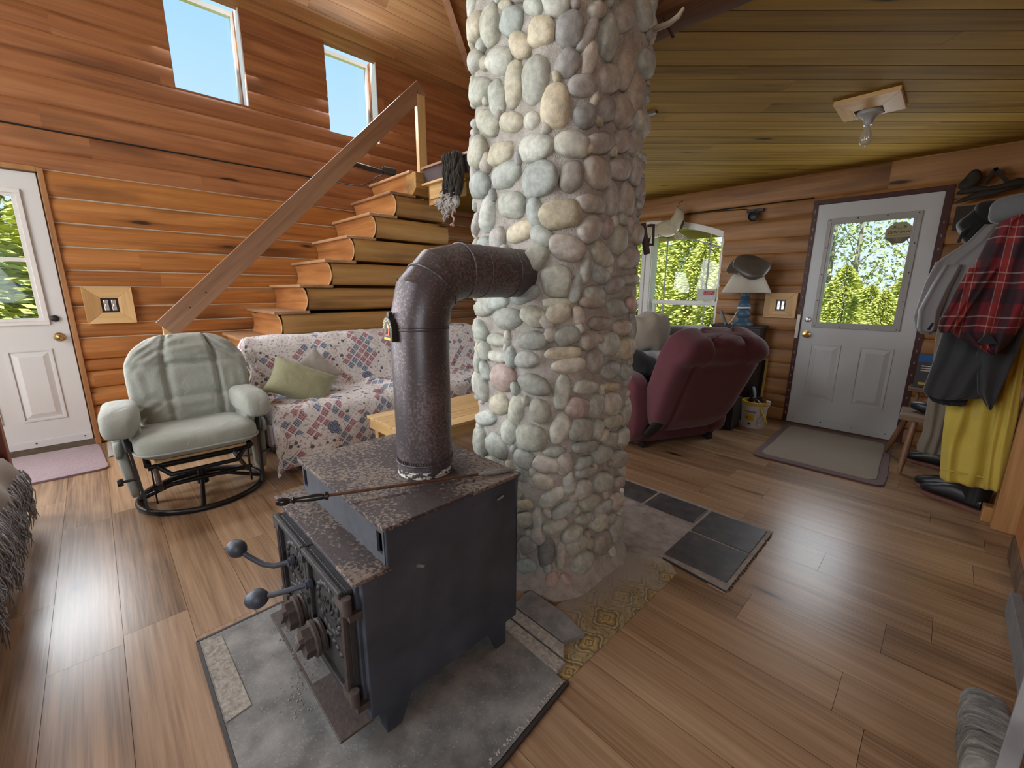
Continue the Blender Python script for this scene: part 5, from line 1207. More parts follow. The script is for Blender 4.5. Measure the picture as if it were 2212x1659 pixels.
rug('door_mat', 'beige oval mat with maroon border in front of the right-hand door', [(-.96, 4.70), (-.17, 4.70), (-.13, 3.57), (-.93, 3.57)], .016, M_matbe, .88, M_matrd)
rug('door_mat', 'mauve pile mat in front of the left-hand door', [(-4.78, -.9), (-4.78, -.14), (-4.06, -.09), (-4.06, -.9)], .014, M_mauve)
m = MB(); m.grid(14, 8, lambda u, v: (-4.80+.45*u, -.09+.20*v*(1-.4*u), .002+.03*abs(noise.noise(Vector((u*5, v*4, 2))))))
tag(m.build('cloth_rag', fabric('ivory_rag', (.42, .38, .33), (.12, .10, .08), sc=30, mottled=40), smooth=180, solid=.004), 'dirty crumpled rag on the floor beside the left-hand door', 'rag')

# ================================================================ BURGUNDY RECLINER WITH LAUNDRY
RC = thing('recliner', 'burgundy velour recliner seen from behind, tilted back', 'recliner', (-1.75, 3.55, 0), math.atan2(.423, -.906))
def rb(name, mb, mat, smooth=180, **k): return mb.build(name, mat, RC, smooth=smooth, local=True, **k)
# local: x forward, y to its left
def rbackfn(p):
    q = p.copy(); h = p.z/.46
    q.y *= 1+.06*h
    top = max(0, h-.45)/.55
    for ys in (-.135, .135): q.x += (.030 if p.x > 0 else -.030)*-math.exp(-((p.y-ys)/.020)**2)*(1 if (p.x > -.03 or h > .52) else .0); q.z -= .03*math.exp(-((p.y-ys)/.022)**2)*top
    if h > .5 and p.x < 0: q.x -= .05*math.sin((h-.5)/.5*math.pi)
    if p.x < 0: q.x += -.02*math.cos(p.y*3.2)+.006*noise.noise(p*8)
    if h < -.6: q.x += .10*(-.6-h)
    if p.x < 0: q.x += .022*math.exp(-((p.y-.255)/.016)**2)*(1 if h < .62 else 0)
    return q
m = MB(); m.pad((-.48, 0, .575), (.26, .80, .90), rotm('Y', -24), e=.34, puff=.5, n=110, fn=rbackfn); rb('back', m, M_burg)
def seam(ys):
    return [(-.60+.0*t, ys, .0) for t in range(2)]
for sy in (-1, 1):
    def afn(p):
        q = p.copy(); 
        if p.z > .12: q.y += sy*.02
        return q
    m = MB(); m.pad((.10, sy*.41, .33), (.92, .20, .60), e=.40, n=60, amp=.008, fr=5, seed=sy+6, fn=afn); rb('arm', m, M_burg)
m = MB(); m.pad((.08, 0, .36), (.80, .62, .22), e=.4, n=40); rb('seat', m, M_burg)
m = MB(); m.bb(-.30, .45, -.42, .42, .03, .28); rb('base', m, M_burg, None, bevel=.03)
m = MB(); m.pad((-.425, .345, .205), (.04, .085, .20), rotm('X', 34) @ rotm('Y', -20), e=.7, n=20); rb('torn_opening', m, M_black, label='dark torn opening at the lower back')
m = MB()
for x, y in ((-.3, -.34), (-.3, .34), (.4, -.34), (.4, .34)): m.bb(x-.025, x+.025, y-.025, y+.025, 0, .05)
rb('feet', m, M_plasticblk, None)
m = MB(); m.pad((-1.80, 3.70, .66), (.60, .62, .40), e=.7, n=44, amp=.05, fr=4, seed=3)
tag(m.build('bed_sheet', M_sheet, smooth=180), 'white printed bed sheet heaped on the burgundy recliner', 'sheet')
m = MB(); m.pad((-1.875, 3.46, .905), (.40, .34, .34), rotm('Z', 20), e=.75, n=70, amp=.05, fr=4, seed=12, fn=lambda p: p+Vector((0, 0, .012*math.sin(p.x*38+p.y*20))))
tag(m.build('folded_jacket', M_tan, smooth=180), 'greyish tan jacket crumpled on top of the heaped laundry', 'jacket')
m = MB(); m.pad((-1.72, 4.02, .885), (.52, .46, .14), e=.7, n=50, amp=.03, fr=5, seed=15)
tag(m.build('fleece_blanket', M_navy, smooth=180), 'blue and white speckled blanket behind the recliner top', 'blanket')
m = MB(); m.pad((-1.80, 3.27, .665), (.30, .24, .22), e=.8, n=36, amp=.06, fr=6, seed=5)
tag(m.build('black_garment', M_blackc, smooth=180), 'black garment at the bottom of the heaped laundry', 'garment')

# ================================================================ CABINET CORNER
m = MB(); m.bb(-1.70, -1.25, 4.535, 4.735, .0, .925); C_ = thing('black_cabinet', 'tall black cabinet standing behind the burgundy recliner', 'cabinet', (-1.47, 4.63, 0)); m.build('carcass', M_plyblk, C_, bevel=.004)
m = MB(); m.bb(-1.71, -1.235, 4.525, 4.74, .925, .945); m.build('top', M_plyblk, C_, bevel=.003)
m = MB(); m.bb(-1.68, -1.265, 4.528, 4.536, .30, .90); m.build('door', M_plyblk, C_, bevel=.003)
SP = MB(); SP.bb(-1.46, -1.26, 4.10, 4.30, 0, .30); tag(SP.build('speaker_box', M_plasticblk, bevel=.008), 'small black box on the floor left of the yellow-lidded pail', 'box')
LP = thing('table_lamp', 'blue turned table lamp with linen shade on the black cabinet', 'lamp', (-1.445, 4.62, .945))
Ml = Matrix.Translation((-1.445, 4.62, 0)); dz_ = .945
m = MB(); m.lathe([(.001, dz_), (.098, dz_), (.098, dz_+.018), (.080, dz_+.03), (.060, dz_+.05), (.050, dz_+.07), (.070, dz_+.10), (.066, dz_+.125), (.048, dz_+.15), (.040, dz_+.162), (.064, dz_+.19), (.062, dz_+.205), (.042, dz_+.232), (.034, dz_+.24), (.052, dz_+.262), (.034, dz_+.28), (.038, dz_+.30), (.046, dz_+.345), (.030, dz_+.36), (.001, dz_+.36)], 32, Ml); m.build('base', M_blue, LP, smooth=60)
m = MB(); m.lathe([(.215, 1.262), (.08, 1.53)], 48, Ml, cap=False); m.build('shade', M_shade, LP, smooth=180, solid=.004)
m = MB(); m.tube([(-1.445+.055*math.cos(t), 4.62+.055*math.sin(t), 1.105+.004*t/3) for t in [i*.4 for i in range(34)]]+[(-1.49, 4.57, 1.07), (-1.52, 4.555, .99), (-1.55, 4.55, .952)], .005, 6); m.build('cord', M_cord, LP, smooth=60)
m = MB(); m.tube([(-1.445, 4.62, 1.30), (-1.445, 4.62, 1.52)], .008, 8); m.build('stem', M_brass, LP)
HT = thing('flat_cap', 'wrinkled dark leather cap hung on top of the lamp shade', 'cap', (-1.38, 4.52, 1.47))
nz3 = Vector((.30, -.72, .62)).normalized(); lx3 = Vector((.83, .1, -.42)); lx3 = (lx3-nz3*lx3.dot(nz3)).normalized()
Mh = Matrix((lx3, nz3.cross(lx3), nz3)).transposed()
m = MB(); m.pad((-1.385, 4.50, 1.505), (.32, .25, .09), Mh, e=.8, n=48, amp=.022, fr=7, seed=4); m.build('crown', M_cap, HT, smooth=180)
m = MB(); m.pad(Vector((-1.385, 4.50, 1.505))-Mh @ Vector((.12, .03, .025)), (.16, .24, .03), Mh @ rotm('Y', -14), e=.8, n=30, amp=.008, fr=6); m.build('peak', M_cap, HT, smooth=180)
m = MB(); m.tube([(-1.70, 4.28, 0), (-1.66, 4.30, .9), (-1.648, 4.306, 1.075)], .016, 10) if False else m.tube([(-1.575, 4.55, .946), (-1.635, 4.56, 1.075)], .015, 10)
tag(m.build('broom_handle', M_stick, smooth=50), 'short grey stick leaning on the black cabinet top left of the lamp', 'stick')
BK = thing('pail', 'white plastic pail with yellow rim and handle full of cables', 'pail', (-1.175, 4.40, 0))
Mp = Matrix.Translation((-1.175, 4.40, 0))
m = MB(); m.lathe([(.001, .0), (.094, .0), (.098, .01), (.110, .205), (.118, .207), (.118, .222), (.111, .222), (.111, .238)], 40, Mp, cap=False); m.build('body', M_pail, BK, smooth=40)
m = MB(); m.lathe([(.112, .225), (.121, .226), (.122, .246), (.118, .256), (.110, .258), (.104, .25), (.104, .20)], 40, Mp, cap=False); m.build('rim', M_pailY, BK, smooth=40, label='yellow rim')
m = MB(); m.lathe([(.001, .195), (.104, .195)], 24, Mp, cap=False); m.build('contents', M_plasticblk, BK)
m = MB(); hp = [(-1.175+.118*math.sin(R(40)), 4.40-.118*math.cos(R(40)), .215)]; 
m.tube([(-1.10, 4.31, .215), (-1.055, 4.285, .14), (-1.03, 4.29, .085), (-1.045, 4.33, .06)], .010, 8, flat=.5); m.build('handle', M_pailY, BK, smooth=60, label='yellow handle')
def onpail(a, z, r=.0008):
    rr_ = .098+.012*(z-.01)/.195+r; return Vector((-1.175+rr_*math.cos(R(a)), 4.40+rr_*math.sin(R(a)), z))
def plabel(a0, a1, z0, z1, mat_, nm, lift=.001):
    m = MB(); n = 10
    m.grid(n, 2, lambda u, v: onpail(a0+(a1-a0)*u, z0+(z1-z0)*v, lift)); return m.build(nm, mat_, BK, smooth=180)
plabel(-112, -72, .072, .142, M_pailY, 'yellow_label'); plabel(-128, -108, .150, .172, M_pailY, 'yellow_mark'); plabel(-107, -66, .150, .172, plain('grey_print', (.25, .25, .27), .5), 'grey_label')
plabel(-124, -112, .075, .135, plain('pale_grey_print', (.42, .44, .45), .5), 'pale_label')
m = MB(); m.add([onpail(a, z, .0018) for a, z in ((-108, .118), (-90, .116), (-79, .104), (-92, .088), (-104, .095))], [(0, 1, 2, 3, 4)]); m.build('black_emblem', M_ink, BK)
m = MB(); m.add([onpail(-92+8*math.cos(t*.63), .045+.013*math.sin(t*.63), .0014) for t in range(10)], [tuple(range(10))]); m.build('round_mark', plain('slate_print', (.04, .05, .06), .5), BK)
CBm = MB(); rg = random.Random(13)
for k in range(9):
    a = rg.random()*6.28; CBm.tube([(-1.175+.07*math.cos(a+i*.7)*(1-.05*i), 4.40+.07*math.sin(a+i*.7), .215+.03*math.sin(i*1.7+k)+.01*i) for i in range(8)], .005, 5)
tag(CBm.build('cable_tangle', M_wire, smooth=60), 'tangle of black cables inside the white pail', 'cables')
m = MB(); m.tube([(-1.19, 4.42, .22), (-1.205, 4.46, .31), (-1.235, 4.50, .36)], [.012, .014, .013], 8); tag(m.build('blue_tool_handle', plain('pale_blue_plastic', (.22, .33, .40), .5), smooth=60), 'pale blue tool handle sticking out of the white pail', 'tool')
m = MB(); m.tube([(-1.20, 4.37, .28), (-1.14, 4.34, .275), (-1.08, 4.33, .22), (-1.05, 4.32, .12), (-1.075, 4.29, .06), (-1.10, 4.285, .05), (-1.10, 4.285, .10), (-1.07, 4.29, .15), (-1.045, 4.31, .18)], .004, 6); m.box((-1.052, 4.345, .262), (.03, .025, .04)); tag(m.build('loose_cable', M_cord, smooth=60), 'grey power cord draped over the rim of the white pail', 'cord')
SG = thing('framed_sign', 'black sign with yellow letters in a yellow frame leaning on the wall', 'sign', (-1.29, 4.76, .0))
Msg = frame_M((-1.30, 4.755, .305), (1, 0, .0), (0, .06, 1))
m = MB(); m.box(Msg @ Vector((0, 0, -.004)), (.15, .60, .008), Msg.to_3x3()); m.build('board', M_signk, SG)
m = MB()
for a, b in (((-.082, -.3), (-.082, .31)), ((.082, -.3), (.082, .31)), ((-.09, .302), (.09, .302)), ((-.09, -.302), (.09, -.302))): m.bar(Msg @ Vector((*a, 0)), Msg @ Vector((*b, 0)), .018, .018, (0, 1, 0))
m.build('frame', M_signy, SG)
m = MB(); m.prism([(-.035, .252), (-.035, .185)]+[(-.035+.062*math.cos(R(a)), .218+.034*math.sin(R(a))) for a in range(-90, 91, 15)], .001, .004, M=Msg)
m.prism([(-.04, .165), (.012, .165), (.012, .128), (-.04, .128)], .001, .004, M=Msg)
for z in (.10, .066): m.prism([(-.04, z), (.012, z), (.012, z-.024), (-.04, z-.024)], .001, .004, M=Msg)
m.prism([(-.045, .030), (-.045, -.03)]+[(-.045+.06*math.cos(R(a)), .0+.031*math.sin(R(a))) for a in range(-90, 91, 15)], .001, .004, M=Msg)
m.prism([(-.045, -.05), (-.045, -.1)]+[(-.045+.055*math.cos(R(a)), -.075+.027*math.sin(R(a))) for a in range(-90, 91, 15)], .001, .004, M=Msg); m.build('lettering', M_signy, SG, label='yellow letters')

# ================================================================ FIXTURES ON WALLS AND CEILING
def switch_frame(nm, label, W, u0, u1, z0, z1, iu0, iu1, iz0, iz1, h, mats, d0=.0):
    e = thing(nm, label, 'switch plate', W.P((u0+u1)/2, d0, z0))
    outer = [(u0, z0), (u1, z0), (u1, z1), (u0, z1)]; inner = [(iu0, iz0), (iu1, iz0), (iu1, iz1), (iu0, iz1)]
    for i in range(4):
        j = (i+1) % 4; m = MB(); g2 = .0012
        o_ = [outer[i], outer[j]]; n_ = [inner[j], inner[i]]
        v8 = [W.P(*a) for a in ((o_[0][0], d0-.03, o_[0][1]), (o_[1][0], d0-.03, o_[1][1]), (o_[0][0], d0+h, o_[0][1]), (o_[1][0], d0+h, o_[1][1]), (n_[0][0], d0+h*.55, n_[0][1]), (n_[1][0], d0+h*.55, n_[1][1]), (n_[0][0], d0-.03, n_[0][1]), (n_[1][0], d0-.03, n_[1][1]))]
        m.add(v8, [(0, 1, 3, 2), (2, 3, 4, 5), (5, 4, 6, 7), (0, 2, 5, 7), (1, 6, 4, 3), (0, 7, 6, 1)], rng.random()); m.build('frame_board', mats[i % 2], e, bevel=.002)
    m = MB(); W.box(m, iu0-.002, iu1+.002, d0-.03, d0+.004, iz0-.002, iz1+.002); m.build('back_box', M_plasticblk, e)
    wd = (iu1-iu0)
    for k in range(2):
        m = MB(); c = iu0+wd*(.28+.44*k); W.box(m, c-wd*.13, c+wd*.13, d0+.004, d0+.016, iz0+.014, iz1-.014); W.box(m, c-wd*.06, c+wd*.06, d0+.016, d0+.026, (iz0+iz1)/2-.012, (iz0+iz1)/2+.012)
        m.bb if False else None
        m.build('device', M_chrome, e, bevel=.002)
    return e
switch_frame('light_switch', 'pair of bare switches in a sloping pine surround beside the left-hand door', WL, -.055, .243, .992, 1.285, .045, .150, 1.08, 1.195, .035, (M_pineY, M_pineZ))
switch_frame('wall_outlet', 'bare outlet in a sloping pine surround between lamp and right-hand door', WB, -1.31, -1.035, 1.023, 1.262, -1.21, -1.128, 1.09, 1.195, .03, (M_pineX, M_pineZ), .004)
SL = thing('spotlight', 'small black wall spotlight on the seam left of the right-hand door', 'spotlight', (-1.5, 4.74, 2.0))
m = MB(); m.bb(-1.57, -1.42, 4.755, 4.79, 2.03, 2.06); m.build('mount', M_castr, SL)
m = MB(); Ms = Matrix.Translation((-1.49, 4.74, 1.995)) @ Vector((0, -.95, -.25)).to_track_quat('Z', 'Y').to_matrix().to_4x4()
m.lathe([(.001, -.05), (.028, -.05), (.032, -.03), (.046, .02), (.048, .032), (.042, .034), (.038, .02), (.001, .005)], 24, Ms); m.tube([(-1.49, 4.76, 2.045), (-1.49, 4.745, 2.02)], .01, 8); m.build('lamp_head', M_plasticblk, SL, smooth=50)
m = MB(); m.tube([(-2.25, 4.785, 2.095), (-1.9, 4.782, 2.087), (-1.6, 4.78, 2.07), (-1.53, 4.775, 2.05)], .005, 6); tag(m.build('lamp_cable', M_wire, smooth=60), 'black cable along the wall seam to the small spotlight', 'cable')
CL = thing('ceiling_light', 'bare bulb ceiling light in a sloping pine surround', 'ceiling light', (-.5, 3.29, 2.16))
u0, u1, v0, v1 = -.645, -.36, 3.13, 3.455; iu0, iu1, iv0, iv1 = -.565, -.44, 3.23, 3.36
outer = [(u0, v0), (u1, v0), (u1, v1), (u0, v1)]; inner = [(iu0, iv0), (iu1, iv0), (iu1, iv1), (iu0, iv1)]
for i in range(4):
    j = (i+1) % 4; m = MB(); a, b, c, d = outer[i], outer[j], inner[j], inner[i]
    m.add([(*a, 2.308), (*b, 2.308), (*a, 2.285), (*b, 2.285), (*c, 2.262), (*d, 2.262), (*c, 2.308), (*d, 2.308)], [(0, 2, 3, 1), (2, 5, 4, 3), (5, 7, 6, 4), (0, 7, 5, 2), (1, 3, 4, 6), (0, 1, 6, 7)], rng.random())
    m.build('frame_board', M_pineX if i % 2 == 0 else M_pineY, CL, bevel=.002)
m = MB(); m.bb(iu0, iu1, iv0, iv1, 2.295, 2.309); m.build('back_box', M_black, CL)
Mc = Matrix.Translation((-.50, 3.30, 0))
m = MB(); m.lathe([(.001, 2.29), (.055, 2.285), (.060, 2.262), (.058, 2.248), (.034, 2.235), (.022, 2.215), (.020, 2.195), (.001, 2.195)], 28, Mc); m.build('lampholder', plain('grey_porcelain', (.36, .36, .35), .4), CL, smooth=50)
m = MB(); m.lathe([(.012, 2.195), (.014, 2.18), (.026, 2.15), (.031, 2.128), (.028, 2.105), (.016, 2.09), (.001, 2.086)], 24, Mc); m.build('bulb', M_bulb, CL, smooth=180)
m = MB(); m.lathe([(.001, 2.19), (.004, 2.19), (.004, 2.15), (.001, 2.148)], 8, Mc); m.build('filament_stem', M_gran, CL)
# antler tine and nails at the beam end
m = MB(); m.tube([(-1.02, 1.70, 2.262), (-.965, 1.69, 2.248), (-.90, 1.68, 2.238), (-.862, 1.675, 2.245), (-.84, 1.67, 2.262)], [.012, .011, .010, .009, .005], 10)
tag(m.build('antler_tine', M_bone, smooth=180), 'pale curved antler tine under the dark beam beside the chimney', 'antler')
for k, (a, b) in enumerate((((-.985, 1.72, 2.30), (-.985, 1.71, 2.215)), ((-.945, 1.72, 2.29), (-.905, 1.73, 2.215)))):
    m = MB(); m.tube([a, b], .005, 6); m.ball(b, (.007, .007, .004), sub=1); tag(m.build('rusty_nail', M_nail, smooth=50), ['rusty nail hanging straight down under the beam end', 'rusty nail slanting to the right under the beam end'][k], 'nail', 'nails under the beam')
# clouded plate propped in the window
PLt = thing('picture_card', 'clouded grey plastic card with a red picture on the window rail', 'card', (-1.9, 4.84, 1.166))
Mcd = frame_M((-1.895, 4.80, 1.232), (1, 0, 0), (0, .10, 1))
m = MB(); m.box(Mcd @ Vector((0, 0, 0)), (.20, .125, .004), Mcd.to_3x3()); m.build('card', M_card, PLt, bevel=.002)
m = MB(); m.prism([(-.032, .000), (.088, .000), (.088, .048), (-.032, .048)], .0022, .0034, M=Mcd); m.build('red_picture', M_red, PLt)
m = MB(); m.prism([(-.025, .040), (.03, .043), (.032, .046), (-.025, .044)], .0034, .0042, M=Mcd); m.bar(Mcd @ Vector((.042, .036, .004)), Mcd @ Vector((.058, .02, .004)), .003, .001, (0, -1, 0)); m.build('pale_streak', plain('pink_print', (.62, .40, .42), .5), PLt)
m = MB()
for x, y, r in ((-.012, .030, .008), (.056, .010, .009), (.068, .026, .008)): m.prism([(x+r*math.cos(t*.63), y+r*math.sin(t*.63)) for t in range(10)], .0034, .0042, M=Mcd)
m.build('dark_spot', plain('dark_red_print', (.05, .006, .008), .5), PLt)
m = MB()
for i in range(22):
    x = -.07+.0065*i; sl_ = (-.006, 0, .006, -.004, .004)[i % 5]; m.bar(Mcd @ Vector((x-sl_, -.044, .0024)), Mcd @ Vector((x+sl_, -.012, .0024)), .0022, .0008, (0, -1, 0))
m.build('embossed_strokes', plain('cream_emboss', (.55, .51, .42), .5), PLt)

# ================================================================ BIRDS
GS = thing('dead_goose', 'dark feathered goose hanging from the loft edge left of the chimney', 'bird', (-3.30, 2.47, 1.9))
rg = random.Random(17); m = MB()
m.pad((-3.29, 2.48, 2.27), (.26, .08, .40), rotm('Y', 6), e=.8, n=30)
for k in range(95):
    t = rg.random(); u = rg.random(); bx = Vector((-3.41+.25*u, 2.44-.02*rg.random(), 2.46-.34*t)); L = .07+.05*rg.random(); dx = -.25+.5*rg.random()+.3*(.5-u)
    e_ = bx+Vector((dx*L, -.006, -L)); m.tube([bx, bx.lerp(e_, .5), e_], [.010, .017, .002], 6, flat=.35, tone=rg.random())
m.build('wing', M_goosed, GS, smooth=180)
m = MB(); m.pad((-3.33, 2.47, 2.04), (.22, .08, .16), rotm('Y', -24), e=.85, n=26, amp=.05, fr=9, seed=3)
for k in range(90):
    a_ = rg.uniform(2.6, 5.4); bx = Vector((-3.34+.09*rg.gauss(0, 1)*.7, 2.44-.02*rg.random(), 2.05+.045*rg.gauss(0, 1))); L = .04+.05*rg.random()
    e_ = bx+Vector((math.cos(a_)*L*1.1, -.008, math.sin(a_)*L*.7)); m.tube([bx, bx.lerp(e_, .5), e_], [.009, .013, .001], 6, flat=.4)
for k in range(9):
    bx = Vector((-3.40, 2.445, 2.05)); a_ = R(150+9*k); e_ = bx+Vector((.13*math.cos(a_), -.01*(k % 2), .075*math.sin(a_)+.02)); m.tube([bx, bx.lerp(e_, .6), e_], [.010, .017, .004], 6, flat=.4)
for k in range(6):
    bx = Vector((-3.40+.006*k, 2.44, 2.01)); m.tube([bx, bx+Vector((.01, 0, -.06)), bx+Vector((.016*(k-3), 0, -.10))], [.008, .012, .002], 6, flat=.4)
m.build('down', M_goosew, GS, smooth=180, label='white and grey down')
m = MB(); m.tube([(-3.27, 2.45, 1.99), (-3.295, 2.445, 1.93), (-3.255, 2.44, 1.90), (-3.275, 2.44, 1.86)], [.012, .009, .008, .006], 8); m.tube([(-3.275, 2.44, 1.865), (-3.30, 2.43, 1.845)], [.006, .012], 6); m.tube([(-3.275, 2.44, 1.865), (-3.255, 2.43, 1.835)], [.006, .012], 6); m.build('leg', M_flesh, GS, smooth=180)
m = MB(); m.tube([(-3.40, 2.49, 2.43), (-3.36, 2.48, 2.455), (-3.28, 2.48, 2.45), (-3.22, 2.49, 2.43)], [.012, .018, .016, .008], 8); m.build('wing_edge', M_goosed, GS, smooth=180)
SGl = thing('stuffed_gull', 'cream stuffed seabird hanging in front of the arched window', 'bird', (-2.35, 4.66, 1.9))
m = MB(); m.pad((-2.34, 4.66, 1.955), (.30, .14, .17), rotm('Y', -8), e=.9, n=44, amp=.04, fr=5, seed=2); m.tube([(-2.25, 4.65, 1.96), (-2.215, 4.64, 2.03), (-2.20, 4.635, 2.09), (-2.225, 4.63, 2.135)], [.075, .065, .05, .02], 16); m.build('body', M_gull, SGl, smooth=180)
m = MB(); m.pad((-2.46, 4.66, 1.925), (.17, .12, .13), e=.9, n=30, amp=.05, fr=6, seed=5); m.pad((-2.545, 4.66, 1.94), (.10, .09, .17), rotm('Y', 18), e=.9, n=26, amp=.05, fr=6, seed=7)
for k in range(14): m.tube([(-2.51+.012*k, 4.64, 1.89), (-2.512+.012*k+.006*math.sin(k*3), 4.64, 1.862-.008*(k % 3))], [.007, .001], 5)
m.build('breast', M_gull, SGl, smooth=180)
m = MB()
for k in range(6): m.tube([(-2.585+.013*k, 4.655, 1.90), (-2.59+.011*k, 4.65, 1.80), (-2.578+.008*k, 4.65, 1.735+.012*abs(k-2))], [.012, .013, .002], 6, flat=.4)
m.build('dark_wing_tip', M_blackc, SGl, smooth=180)
m = MB()
for k in range(13):
    a = R(-150+9*k); b = Vector((-2.22, 4.64, 1.905)); m.tube([b, b+Vector((.055*math.cos(a)+.035, -.01*(k % 2), .055*math.sin(a)-.01)), b+Vector((.085*math.cos(a)+.06, -.012*(k % 2), .10*math.sin(a)-.01))], [.010, .011, .001], 6, flat=.45)
m.build('tail_fan', M_gull, SGl, smooth=180)
m = MB(); m.tube([(-2.17, 4.66, 2.055), (-2.16, 4.65, 1.98), (-2.172, 4.65, 1.92)], [.012, .016, .010], 8); m.tube([(-2.225, 4.63, 2.135), (-2.235, 4.70, 2.21), (-2.235, 4.77, 2.235)], .0025, 5); m.build('string_and_bill', M_nail, SGl, smooth=60)

# ================================================================ COATS, RACK, STOOL, BOOTS
def garment(nm, label, cat, levels, yv, th, mat_, folds=.012, nf=5, seed=1, parent=None, n=56, kz=1.0, uv=False, yslope=0):
    m = MB(); out = []
    lv = sorted(levels, key=lambda l: -l[0]); steps = []
    for a, b in zip(lv[:-1], lv[1:]):
        k = max(2, int((a[0]-b[0])/.025))
        for i in range(k): t = i/k; steps.append(tuple(a[q]+(b[q]-a[q])*t for q in range(3)))
    steps.append(lv[-1]); N = len(steps)
    for r_, (z, xl, xr) in enumerate(steps):
        ring = []; c = (xl+xr)/2; hw = (xr-xl)/2; edge = min(1, .35+.65*min(r_, 8)/8)
        for i in range(n):
            a = 2*math.pi*i/n; cx_ = math.cos(a); sy = math.sin(a)
            x = c+hw*math.copysign(abs(cx_)**.8, cx_); s = (x-xl)/max(1e-3, xr-xl)
            d = th*edge*math.copysign(abs(sy)**.7, sy)
            f = folds*math.sin(s*nf*6.28+2.2*noise.noise(Vector((s*2, z*3, seed)))+seed)+folds*.9*noise.noise(Vector((x*12, z*9, seed*3.1)))
            y = yv - yslope*(z-1.2) + (-d-f if sy >= 0 else -d*.6)
            ring.append((x, y, z+.008*noise.noise(Vector((x*14, 3, seed)))))
            if uv: m.c.append(((x+.5), (2.2-z)*.5, 0)) 
        out.append(ring)
    cs_ = m.c[:] if uv else None; m.c = []
    m.rings(out, cap=True)
    if uv: m.c = cs_
    return tag(m.build(nm, mat_, parent, smooth=180), label, cat) if parent is None else m.build(nm, mat_, parent, smooth=180)
def sc(lv, k): return [(1.27+(z-1.27)*k, a*k, b*k) for z, a, b in lv]
o = thing('grey_jacket', 'light grey jacket hanging behind the red plaid shirt', 'jacket', (0, 4.2, 1))
garment('jacket_body', '', '', [(1.70, .06, .24), (1.60, .0, .25), (1.47, -.13, .24), (1.35, -.16, .22), (1.21, -.175, .20), (1.10, -.185, .16), (1.02, -.165, .10), (.985, -.13, .05)], 4.2, .07, M_greyj, .012, 4, 2, o)
garment('sleeve', '', '', [(1.45, -.09, .0), (1.30, -.13, -.03), (1.15, -.165, -.05), (1.03, -.155, -.05), (1.01, -.14, -.06)], 4.11, .045, M_greyj, .008, 2, 5, o)
m = MB(); m.box((-.085, 4.065, 1.045), (.012, .01, .05), rotm('Y', 20)); m.build('cuff_tab', M_blackc, o)
garment('canvas_trousers', 'beige canvas trousers hanging left of the yellow overalls', 'trousers', sc([(1.10, -.05, .14), (.97, -.05, .14), (.75, -.03, .14), (.54, -.02, .13), (.30, -.01, .13), (.20, -.025, .13), (.165, -.02, .12)], .953), 3.90, .05, M_beige, .010, 3, 3)
YO = thing('yellow_overalls', 'yellow oilskin overalls hanging low over the black boots', 'overalls', (.2, 3.45, .2))
ky = 3.45/3.88
garment('leg', '', '', sc([(1.05, .12, .355), (.80, .09, .355), (.60, .066, .365), (.32, .088, .37), (.10, .113, .362), (.072, .118, .362)], ky), 3.44, .055, M_yell, .014, 3, 4, YO)
garment('far_leg', '', '', sc([(.95, .28, .335), (.55, .28, .372), (.12, .30, .385), (.085, .31, .385)], ky), 3.36 if False else 3.40, .03, M_yell, .006, 2, 6, YO)
m = MB(); m.tube([(x*ky, 3.44-.064-.006*math.sin(x*40), 1.27+(.15-1.27)*ky) for x in [.112+.0125*i for i in range(20)]], .004, 5); m.build('hem_seam', M_yell, YO, smooth=60)
kb = 3.38/3.75
CB_ = thing('charcoal_coat', 'charcoal wool coat hanging over the yellow overalls', 'coat', (.1, 3.32, .7))
garment('coat_left', '', '', sc([(1.32, .02, .27), (1.066, -.018, .285), (.877, -.03, .28), (.664, -.05, .20), (.635, -.03, .12)], kb), 3.33, .055, M_charc, .012, 3, 7, CB_)
garment('coat_right', '', '', sc([(1.25, .14, .30), (1.06, .14, .298), (.90, .14, .288), (.70, .18, .262), (.612, .235, .25)], kb), 3.29, .04, M_charc, .010, 2, 9, CB_)
garment('lining', '', '', sc([(.75, -.04, .15), (.665, -.05, .16), (.60, .0, .15), (.59, .05, .13)], kb), 3.35, .03, M_blackc, .006, 3, 8, CB_)
kp = 3.28/3.65
PS = thing('plaid_shirt', 'red and black plaid flannel shirt hanging frontmost on the right', 'shirt', (.15, 3.2, 1))
garment('shirt_body', '', '', sc([(1.67, .15, .27), (1.63, .10, .29), (1.56, .075, .30), (1.457, .052, .30), (1.302, .013, .30), (1.15, -.005, .285), (1.06, .005, .265), (1.00, .07, .245), (.965, .13, .225), (.945, .18, .215)], kp), 3.20, .075, M_plaid, .016, 3, 11, PS, uv=True, n=72)
garment('sleeve', '', '', sc([(1.40, .03, .13), (1.30, .0, .10), (1.2, -.02, .07), (1.112, -.043, .045), (1.075, -.04, .03), (1.05, -.03, .02)], kp), 3.10, .045, M_plaid, .010, 2, 13, PS, uv=True)
m = MB(); m.prism([(.155*kp, 1.27+(1.065-1.27)*kp), (.125*kp, 1.27+(1.0-1.27)*kp), (.20*kp, 1.27+(1.0-1.27)*kp)], 3.10, 3.13, axis=1); m.build('hem_vent', M_blackc, PS, label='dark triangular gap above the hem')
m = MB(); kh = 3.24/3.72
m.pad((.145, 3.25, 1.27+(1.735-1.27)*kh), (.19, .15, .13), rotm('Y', -12), e=.7, n=40, amp=.02, fr=8, seed=9); tag(m.build('knit_cap', M_capgrey, smooth=180), 'pale grey cap resting on top of the plaid shirt', 'cap')
